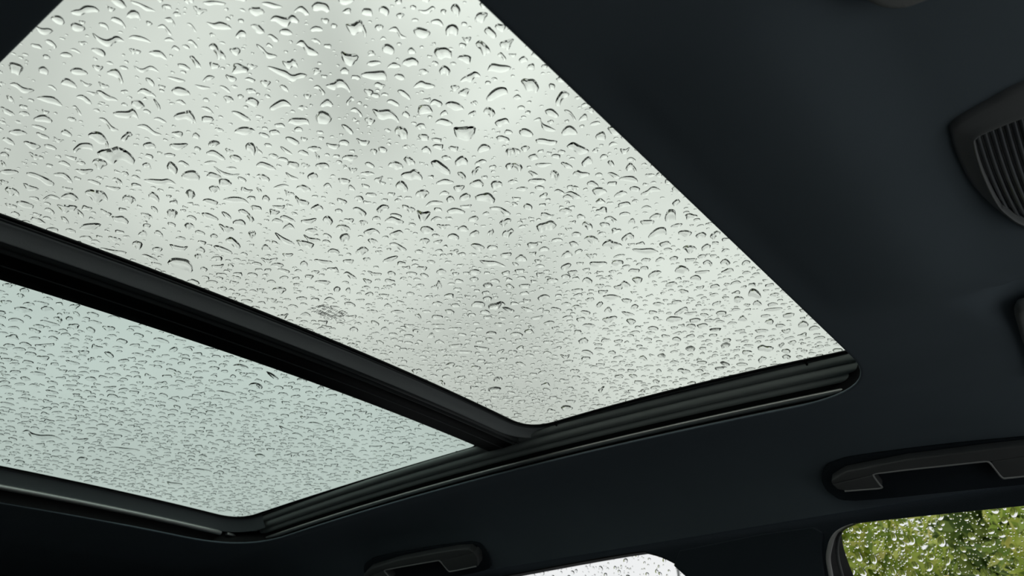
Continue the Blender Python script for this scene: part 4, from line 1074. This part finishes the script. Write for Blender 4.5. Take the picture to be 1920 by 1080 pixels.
0 0:-87,72:-6076,4522 -6040,4553 -6015,4594
0 0:-60,35:-5519,2403 -5476,2429 -5516,2482
0 0:-82,108:-5787,7741 -5733,7800 -5736,7904
1 0:-140,77:-11743,5329 -11653,5371 -11642,5467
0 0:-44,49:-3609,3908 -3570,3929 -3561,3977
0 0:-58,42:-5105,3013 -5089,3054 -5094,3097
0 0:-67,82:-4798,5878 -4734,5891 -4724,5958
0 0:-60,68:-5813,6458 -5739,6495 -5672,6550
1 0:-111,107:-9571,8733 -9528,8827 -9399,8882
1 0:-128,63:-10649,4087 -10608,4152 -10642,4229
0 0:-73,36:-6953,2490 -6919,2522 -6924,2573
0 0:-80,48:-6045,2788 -6039,2822 -6068,2871
0 0:-51,78:-3254,5378 -3217,5378 -3197,5438
1 0:-99,79:-9937,7215 -9963,7361 -9973,7523
0 0:-33,34:-2779,2559 -2753,2568 -2734,2591
1 0:-106,62:-8623,4103 -8586,4139 -8585,4213
0 0:-61,88:-4542,6780 -4500,6825 -4471,6890
0 0:-103,95:-6700,5703 -6632,5714 -6634,5785
0 0:-45,74:-2583,4829 -2549,4837 -2559,4902
1 0:-114,94:-8370,6280 -8296,6298 -8301,6404
0 0:-49,104:-3047,7799 -2978,7789 -2931,7792
1 0:-111,54:-10939,4210 -10928,4291 -10940,4385
0 0:-61,66:-5891,6252 -5825,6307 -5772,6361
0 0:-70,44:-6382,3237 -6333,3254 -6321,3309
0 0:-67,84:-5298,6693 -5243,6738 -5205,6791
0 0:-39,90:-2416,7156 -2358,7121 -2318,7161
0 0:-77,72:-5680,4964 -5659,5001 -5649,5069
0 0:-44,92:-3362,8387 -3295,8391 -3231,8436
1 0:-163,89:-13178,6041 -13109,6092 -13119,6210
0 0:-79,78:-5380,5030 -5337,5055 -5342,5118
0 0:-41,47:-3980,4568 -3934,4606 -3885,4623
0 0:-44,92:-3354,8371 -3298,8397 -3228,8430
0 0:-48,107:-3513,9474 -3448,9493 -3387,9559
0 0:-38,76:-3405,7822 -3324,7860 -3267,7881
0 0:-46,85:-3086,6570 -3020,6546 -2991,6591
0 0:-99,124:-6375,8014 -6262,7988 -6239,8047
0 0:-30,25:-3374,2357 -3347,2379 -3349,2424
0 0:-54,93:-2933,5763 -2869,5739 -2873,5795
0 0:-105,93:-6081,4914 -6027,4913 -6011,4955
0 0:-116,125:-6140,6449 -6038,6423 -6084,6520
0 0:-64,54:-4341,3199 -4360,3242 -4362,3272
1 0:-127,59:-10732,3795 -10691,3841 -10733,3927
0 0:-64,62:-4739,4205 -4690,4216 -4678,4256
0 0:-56,121:-3655,9302 -3613,9331 -3581,9442
1 0:-106,51:-9358,3482 -9311,3520 -9341,3595
0 0:-62,118:-3834,8340 -3770,8340 -3750,8423
0 0:-67,79:-4821,5686 -4759,5699 -4745,5748
0 0:-52,133:-2946,9588 -2887,9571 -2850,9652
0 0:-69,41:-6966,3333 -6953,3382 -6936,3436
0 0:-43,48:-3247,3493 -3193,3486 -3190,3520
1 0:-94,48:-10647,4291 -10592,4351 -10547,4434
0 0:-46,51:-3996,4308 -3936,4303 -3914,4348
0 0:-83,92:-6187,6632 -6105,6626 -6119,6739
0 0:-59,91:-4321,7061 -4278,7094 -4248,7160
0 0:-34,21:-4104,1740 -4066,1756 -4063,1792
0 0:-91,87:-6360,5724 -6333,5761 -6343,5846
0 0:-41,49:-3083,3628 -3021,3633 -3031,3661
0 0:-93,61:-6545,3540 -6494,3558 -6500,3599
0 0:-71,115:-4104,7216 -4018,7177 -4022,7257
0 0:-37,92:-2554,8171 -2492,8168 -2452,8223
0 0:-78,115:-5363,8380 -5309,8410 -5262,8466
0 0:-70,87:-5544,6844 -5463,6847 -5443,6925
0 0:-84,123:-6012,9215 -5951,9260 -5889,9306
0 0:-34,17:-4898,1586 -4905,1637 -4882,1663
0 0:-56,58:-5243,5165 -5196,5196 -5163,5251
0 0:-69,66:-6209,5518 -6149,5544 -6122,5611
0 0:-73,45:-6190,3037 -6166,3069 -6175,3114
1 0:-105,59:-9455,4381 -9365,4425 -9362,4476
0 0:-40,27:-5136,2717 -5080,2742 -5052,2779
0 0:-62,68:-5960,6350 -5905,6395 -5849,6451
1 0:-111,64:-11705,5647 -11658,5715 -11693,5863
0 0:-63,109:-3819,7328 -3759,7299 -3722,7339
0 0:-70,86:-4095,5098 -4014,5070 -4022,5110
0 0:-61,53:-5301,4100 -5272,4124 -5276,4193
0 0:-33,59:-2714,5629 -2659,5630 -2636,5682
0 0:-62,56:-4522,3716 -4489,3717 -4504,3785
0 0:-70,111:-4105,7048 -4026,7007 -4005,7043
0 0:-70,75:-5152,5279 -5116,5302 -5112,5369
0 0:-71,125:-4434,8575 -4366,8575 -4375,8694
1 0:-93,51:-10385,4689 -10300,4753 -10236,4800
0 0:-40,25:-4141,1816 -4108,1820 -4110,1860
0 0:-56,121:-3351,8730 -3296,8723 -3258,8773
0 0:-75,32:-6280,1648 -6275,1666 -6313,1707
0 0:-77,59:-6472,4346 -6414,4369 -6424,4428
0 0:-56,70:-4676,5854 -4612,5876 -4607,5937
1 0:-93,81:-8526,6913 -8464,6956 -8377,7001
0 0:-66,97:-5291,8105 -5211,8125 -5162,8161
1 0:-89,42:-9528,3345 -9467,3383 -9447,3441
0 0:-75,59:-6316,4387 -6252,4396 -6233,4441
0 0:-65,81:-5532,6830 -5463,6847 -5432,6910
0 0:-53,51:-3992,3475 -3958,3487 -3951,3516
0 0:-62,79:-4964,6435 -4933,6494 -4922,6554
0 0:-51,77:-3639,5921 -3583,5908 -3555,5938
0 0:-74,70:-5932,5229 -5849,5229 -5847,5281
0 0:-67,29:-7008,2043 -6973,2061 -6985,2111
0 0:-52,57:-4604,4889 -4533,4908 -4508,4919
0 0:-41,97:-3013,8898 -2956,8884 -2893,8914
0 0:-76,77:-7047,6850 -6994,6895 -6965,6976
0 0:-53,114:-3664,9321 -3617,9338 -3588,9437
0 0:-85,56:-6726,3725 -6690,3739 -6692,3794
0 0:-83,82:-5958,5545 -5900,5551 -5913,5627
0 0:-91,96:-5848,5924 -5817,5959 -5848,6036
0 0:-45,33:-4635,2852 -4663,2899 -4669,2941
0 0:-29,49:-2434,4892 -2397,4904 -2383,4956
0 0:-74,50:-6104,3422 -6060,3435 -6067,3483
0 0:-31,16:-4984,1672 -4967,1707 -4940,1741
0 0:-51,108:-3792,9433 -3726,9453 -3673,9479
0 0:-37,89:-2725,8392 -2672,8400 -2623,8435
0 0:-60,53:-4894,3892 -4854,3912 -4848,3947
0 0:-92,90:-6422,5944 -6354,5954 -6363,6018
1 0:-113,57:-8754,3380 -8699,3397 -8711,3447
1 0:-108,88:-8903,6608 -8826,6639 -8778,6683
1 0:-97,43:-8557,2773 -8509,2791 -8528,2846
0 0:-77,86:-6391,7004 -6319,7026 -6284,7076
0 0:-52,76:-4396,6781 -4330,6792 -4307,6851
0 0:-68,125:-4213,8662 -4145,8661 -4130,8721
0 0:-65,94:-5195,7906 -5164,7980 -5094,7983
1 0:-114,94:-10047,7557 -9993,7631 -10040,7762
0 0:-72,122:-4824,8983 -4767,9009 -4745,9078
1 0:-112,60:-11955,5282 -11884,5345 -11850,5418
0 0:-59,62:-4859,4895 -4823,4914 -4799,4955
0 0:-88,139:-5428,9169 -5353,9138 -5279,9106
0 0:-45,43:-4404,3762 -4384,3806 -4378,3838
0 0:-33,44:-2744,3802 -2711,3809 -2698,3839
0 0:-80,101:-5780,7345 -5697,7335 -5652,7345
0 0:-89,87:-6707,6141 -6676,6178 -6688,6259
1 0:-101,51:-8549,3358 -8538,3397 -8589,3459
1 0:-119,73:-10095,5321 -10051,5353 -10073,5447
0 0:-41,28:-5068,2877 -5024,2904 -5011,2940
0 0:-55,36:-5013,2547 -4990,2562 -4993,2599
0 0:-109,120:-6990,7573 -6939,7585 -6959,7688
1 0:-109,60:-9777,4411 -9702,4440 -9669,4474
0 0:-46,64:-4116,5906 -4062,5914 -4041,5966
0 0:-56,61:-4910,5122 -4875,5144 -4853,5190
0 0:-66,68:-5568,5498 -5520,5510 -5503,5565
0 0:-27,14:-4649,1395 -4626,1415 -4633,1460
0 0:-35,17:-5118,1468 -5101,1492 -5117,1532
0 0:-64,60:-5367,4673 -5327,4690 -5307,4725
0 0:-67,109:-4671,8216 -4603,8218 -4590,8277
0 0:-60,45:-5122,3212 -5118,3243 -5135,3284
1 0:-88,45:-9254,3675 -9197,3701 -9212,3772
1 0:-133,100:-8889,6014 -8864,6038 -8901,6132
1 0:-89,73:-8363,6286 -8300,6313 -8283,6389
1 0:-103,82:-9377,6798 -9314,6843 -9294,6911
0 0:-45,81:-4013,8004 -3959,8021 -3916,8075
0 0:-50,126:-2869,9267 -2798,9216 -2777,9248
1 0:-100,70:-8704,5304 -8650,5326 -8633,5383
1 0:-113,60:-9658,4100 -9583,4119 -9594,4167
1 0:-137,62:-13007,4666 -12973,4708 -13010,4801
0 0:-93,84:-5997,5008 -5941,5015 -6000,5087
1 0:-111,103:-8789,7654 -8745,7693 -8780,7805
0 0:-70,126:-4655,9332 -4607,9339 -4584,9409
0 0:-99,124:-6346,7978 -6276,7977 -6256,8010
1 0:-116,97:-10155,7857 -10079,7888 -10071,7976
0 0:-77,107:-6020,8669 -5975,8703 -5964,8782
1 0:-133,85:-10325,5687 -10309,5740 -10321,5800
1 0:-87,40:-11005,3845 -10932,3886 -10916,3945
1 0:-102,65:-9030,4927 -8972,4937 -8961,4995
1 0:-115,52:-12578,4437 -12534,4491 -12562,4568
1 0:-115,58:-12262,5073 -12247,5134 -12225,5202
1 0:-150,68:-14003,5016 -13951,5052 -13946,5121
0 0:-31,24:-3646,2203 -3619,2204 -3620,2241
1 0:-86,50:-9698,4678 -9639,4707 -9623,4767
1 0:-116,100:-8399,6660 -8298,6644 -8332,6721
1 0:-82,76:-8444,7338 -8399,7399 -8393,7471
0 0:-51,66:-4262,5701 -4240,5718 -4234,5776
1 0:-97,84:-8794,7045 -8740,7073 -8718,7128
1 0:-72,48:-8886,5098 -8834,5130 -8798,5183
0 0:-37,36:-4254,3823 -4250,3858 -4233,3889
1 0:-101,67:-10538,6102 -10489,6136 -10489,6213
1 0:-118,68:-12254,6013 -12172,6032 -12148,6095
1 0:-101,95:-9892,8813 -9811,8826 -9767,8889
1 0:-112,80:-8921,5626 -8859,5623 -8863,5682
0 0:-36,95:-2802,9684 -2753,9692 -2729,9741
0 0:-67,121:-4458,9071 -4409,9053 -4398,9113
1 0:-129,61:-13612,5179 -13542,5197 -13542,5268
1 0:-125,62:-13168,5394 -13103,5424 -13095,5482
1 0:-91,78:-8388,6651 -8298,6656 -8342,6730
1 0:-117,81:-10637,6506 -10571,6518 -10583,6584
0 0:-23,22:-3021,2650 -2989,2649 -2987,2678
0 0:-74,75:-6916,6779 -6863,6786 -6851,6834
0 0:-58,107:-4169,8669 -4132,8671 -4137,8741
1 0:-96,102:-8348,8607 -8282,8612 -8303,8695
1 0:-115,82:-10381,6606 -10345,6627 -10372,6693
1 0:-126,118:-10646,9437 -10595,9436 -10602,9521
1 0:-123,86:-12161,7657 -12092,7662 -12093,7728
1 0:-84,78:-9175,8118 -9157,8157 -9085,8160
1 0:-135,83:-13374,7255 -13338,7296 -13415,7369
1 0:-96,69:-9992,6387 -9994,6422 -10017,6473"""
def resample(P, n):
    Q = catmull(P, 8); s = np.concatenate([[0], np.cumsum(np.linalg.norm(np.diff(Q, axis=0), axis=1))]); t = np.linspace(0, s[-1], n)
    return np.stack([np.interp(t, s, Q[:, 0]), np.interp(t, s, Q[:, 1])], 1)
TEMPL = {}
def templ(n, m):
    if (n, m) in TEMPL: return TEMPL[(n, m)]
    F = grid_faces(n, m); F = [f[::-1] for f in F]
    N_ = n * m; B = [(a + N_, b + N_, c + N_, d + N_) for a, b, c, d in grid_faces(n, m)]
    TEMPL[(n, m)] = np.array(F + B); return TEMPL[(n, m)]
DROP_TOP = .0041
def drop_mesh(T, vec, rg, n, m, hk, even=False):
    """a bead of water: near edge T, reaching vec across the glass; flat underside on the glass, domed top"""
    T = T if even else resample(T, n); s = np.linspace(0, 1, n); T = T + np.asarray(vec) * (rg.uniform(.16, .34) * np.abs(2 * s - 1) ** rg.uniform(4, 7))[:, None]; q = rg.uniform(.38, .62)
    sw = np.where(s < q, s / q * .5, .5 + (s - q) / (1 - q) * .5)
    prof = np.sin(np.pi * np.clip(sw, .0, 1)) ** rg.uniform(.42, .68) * (1 + rg.uniform(-.22, .22) * np.sin(s * rg.uniform(5, 12) + rg.uniform(0, 6)))
    prof[0] = prof[-1] = .02
    v = (1 - np.cos(np.pi * np.linspace(0, 1, m))) / 2
    G = T[:, None, :] + np.asarray(vec)[None, None, :] * (prof[:, None] * v[None, :])[:, :, None]
    D = np.hypot(*vec); Wd = np.linalg.norm(np.diff(T, axis=0), axis=1).sum(); size = min(D, Wd)
    hm = hk * size / (1 + size / .014)
    pk = PEXP[0] / (PEXP[0] + PEXP[1]); hv = v ** PEXP[0] * (1 - v) ** PEXP[1] / (pk ** PEXP[0] * (1 - pk) ** PEXP[1])
    h = hm * hv[None, :] * (np.clip(prof, 0, 1) ** .75)[:, None]
    X, Y = G[..., 0], G[..., 1]; zb = zg(X, Y) + DROP_TOP
    top = np.stack([X, Y, zb + h], -1).reshape(-1, 3); bot = np.stack([X, Y, zb], -1).reshape(-1, 3)
    F_ = templ(n, m); c_ = np.cross(np.append(T[-1] - T[0], 0), np.append(vec, 0))[2]
    return np.concatenate([top, bot]), (F_ if c_ < 0 else F_[:, ::-1])
SPECIAL = {1: 'boomerang-shaped raindrop near the top left corner of the front sunroof pane',
           2: 'wide two-humped raindrop near the top of the front sunroof pane',
           3: 'long bent raindrop running across the upper front sunroof pane',
           4: 'largest raindrop on the front sunroof pane, broad with a dark sloping rim',
           5: 'big raindrop with a dark arched rim just above the crossbar',
           6: 'raindrop with a ragged dark rim near the front edge of the front pane',
           7: 'long thin streak of water low on the rear sunroof pane'}
def place(c_, T, vec, pane):
    L = np.linalg.norm(np.diff(T, axis=0), axis=1).sum(); a = L / np.hypot(*vec); ch = np.linalg.norm(T[-1] - T[0])
    shape = 'long' if a > 2.1 else 'deep' if a < .80 else 'rounded' if a < 1.1 else 'bent' if L / ch > 1.18 else 'oval'
    f_ = f_hf(c_[1]) - c_[0]
    along = 'beside the crossbar' if c_[0] < -.64 else 'a hand from the crossbar' if c_[0] < -.54 else 'at the front edge' if f_ < .09 else 'a hand from the front edge' if f_ < .19 else 'midway, towards the crossbar' if c_[0] < -.45 else 'midway, towards the front'
    across = 'near side' if c_[1] < .28 else 'near half' if c_[1] < .45 else 'centre' if c_[1] < .62 else 'far half' if c_[1] < .80 else 'far side'
    if pane == 'R': along = 'just behind the crossbar' if c_[0] > -.95 else 'midway' if c_[0] > -1.18 else 'towards the back'
    return 'big %s raindrop %s, %s of the %s sunroof pane' % (shape, along, across, 'front' if pane == 'F' else 'rear')
HK = .42; PEXP = (1.2, .92)
OCC = {}
CELL = .0006
def occ(pane):
    if pane not in OCC: OCC[pane] = np.zeros((1300, 1700), bool)
    return OCC[pane]
def cells(x, y, pane): return int((x + (.80 if pane == 'F' else 1.50)) / CELL), int((y - .05) / CELL)
def mark(pane, pts_, r):
    A = occ(pane)
    for x, y in pts_:
        i, j = cells(x, y, pane); k_ = int(r / CELL) + 1; A[max(i - k_, 0):i + k_ + 1, max(j - k_, 0):j + k_ + 1] = True
def free(pane, x, y, r):
    A = occ(pane); i, j = cells(x, y, pane); k_ = int(r / CELL) + 1
    return not A[max(i - k_, 0):i + k_ + 1, max(j - k_, 0):j + k_ + 1].any()

STUFF = {'F': [[], [], 0], 'R': [[], [], 0]}
def add_stuff(pane, V, F):
    S = STUFF[pane]; S[0].append(V); S[1].append(F + S[2]); S[2] += len(V)
nobj = 0
for li_, L in enumerate(DROPS.split('\n')):
    head, vec, pts_ = L.split(':'); pane, kind = 'FR'[int(head.split()[0])], int(head.split()[1])
    vec = np.array([float(a) for a in vec.split(',')]) * 1e-4; T = np.array([[float(a) for a in q.split(',')] for q in pts_.split()]) * 1e-4
    rg = np.random.default_rng(li_)
    big = nobj < 300 and (li_ < 296 or kind)
    n_, m_ = (20, 10) if big else (12, 8)
    V, F = drop_mesh(T, vec, rg, n_, m_, HK)
    mid = resample(T, 7); r_ = np.hypot(*vec) * .22
    for f_ in (.15, .5, .85): mark(pane, mid[1:-1] + vec * f_, r_)
    mark(pane, mid, .0008)
    if big:
        nobj += 1; c_ = V[:, :2].mean(0)
        o = mesh('raindrop', V, F, m_water, origin=(c_[0], c_[1], float(zg(*c_)) + DROP_TOP))
        if kind: lab = SPECIAL[kind]
        else: lab = place(c_, T, vec, pane)
        tag(o, lab, 'raindrop', 'large raindrops on the ' + ('front' if pane == 'F' else 'rear') + ' sunroof pane')
    else: add_stuff(pane, V, F)

def fill(pane, x0, x1, y0, y1, sizes, seed):
    rg = np.random.default_rng(seed)
    for count, lo_, hi_ in sizes:
        for _ in range(count):
            x, y = rg.uniform(x0, x1), rg.uniform(y0, y1); W = rg.uniform(lo_, hi_) ; D = W * rg.uniform(.6, 1.1)
            if not free(pane, x, y, .42 * max(W, D)): continue
            e = np.array([x, y]); e = e / np.hypot(*e); a = rg.normal() * .35; e = np.array([e[0] * math.cos(a) - e[1] * math.sin(a), e[0] * math.sin(a) + e[1] * math.cos(a)])
            q = np.array([e[1], -e[0]]); n_, m_ = (10, 7) if W > .005 else (8, 6); t = np.linspace(-1, 1, n_); w1_, w2_ = rg.uniform(0, 6.28, 2)
            bow = rg.uniform(.05, .38) if rg.random() < .8 else rg.uniform(-.15, .05)
            off = -(1 - t ** 2) * bow * W + (np.sin(t * 2.6 + w1_) + .6 * np.sin(t * 4.7 + w2_)) * (.055 * W if W > .005 else .015 * W)
            T = np.array([x, y]) + q * (t * W / 2)[:, None] + e * (off - D * .35)[:, None]
            V, F = drop_mesh(T, e * D, rg, n_, m_, HK, True); add_stuff(pane, V, F); mark(pane, [(x, y)], .36 * max(W, D))
fill('F', -.735, -.16, .10, .985, [(2400, .008, .0135), (5000, .005, .0085), (6000, .0025, .005), (5000, .0012, .0026)], 11)
fill('R', -1.425, -.80, .10, .975, [(4500, .009, .0145), (3500, .006, .009), (2500, .003, .006)], 12)
for pane, par, lab in (('F', 'front', 'countless small raindrops scattered over the front sunroof pane'), ('R', 'rear', 'countless small raindrops scattered over the rear sunroof pane')):
    S = STUFF[pane]; o = mesh('small_raindrops', np.concatenate(S[0]), np.concatenate(S[1]), m_water, origin=(-.45 if pane == 'F' else -1.1, YC, .40))
    tag(o, lab, 'raindrops', kind='stuff')

# round drops clinging to the outside of the side windows
def side_drops(x0, x1, z0, z1, count, lab, seed, rmin, rmax, pw):
    rg = np.random.default_rng(seed); V, F, k0 = [], [], 0; na, nr = 12, 4
    nw = np.array([0, 1, .25]) / math.hypot(1, .25); up_ = np.array([0, -.25, 1]) / math.hypot(1, .25); PL = np.zeros((count, 3)); np_ = 0
    for _ in range(count):
        x, z = rg.uniform(x0, x1), rg.uniform(z0, z1); r = rmin + (rmax - rmin) * rg.random() ** pw
        if np_ and ((PL[:np_, 0] - x) ** 2 + (PL[:np_, 1] - z) ** 2 < (PL[:np_, 2] + r) ** 2 * 1.1).any(): continue
        PL[np_] = (x, z, r); np_ += 1
        c = np.array([x, wall_y(z, WOFF + .0042), z]); el = rg.uniform(1.0, 1.45); tc_ = math.radians(rg.uniform(38, 50)); hh = (1 - math.cos(tc_)) / math.sin(tc_)
        tl = rg.uniform(-.35, .35); A = np.array([1, 0, 0]) * math.cos(tl) + up_ * math.sin(tl); B = -np.array([1, 0, 0]) * math.sin(tl) + up_ * math.cos(tl)
        ph = rg.uniform(0, 6.28)
        V.append(c + nw * r * hh)
        for q in range(1, nr + 1):
            rho = math.sin(tc_ * q / nr) / math.sin(tc_); h_ = (math.cos(tc_ * q / nr) - math.cos(tc_)) / math.sin(tc_)
            for t in range(na):
                a = 2 * math.pi * t / na; rr_ = rho * r * (1 + .10 * math.sin(2 * a + ph))
                V.append(c + A * rr_ * math.cos(a) + B * rr_ * el * math.sin(a) + nw * r * h_)
        for t in range(na):
            F.append((k0, k0 + 1 + (t + 1) % na, k0 + 1 + t))
            for q in range(nr - 1):
                a = k0 + 1 + q * na; F.append((a + t, a + (t + 1) % na, a + na + (t + 1) % na, a + na + t))
        V += [V[k0 + 1 + (nr - 1) * na + t] for t in range(na)]; F.append([k0 + 1 + nr * na + t for t in range(na)]); k0 += 1 + (nr + 1) * na
    o = mesh('window_raindrops', V, F, m_water)
    tag(o, lab, 'raindrops', kind='stuff')
side_drops(-.352, .12, .03, .236, 6500, 'bright round raindrops speckling the window in front of the trees', 21, .0009, .0056, 3.2)
side_drops(-1.10, -.54, .10, .240, 1500, 'small round raindrops on the far white side window', 22, .0010, .0042, 2.4)
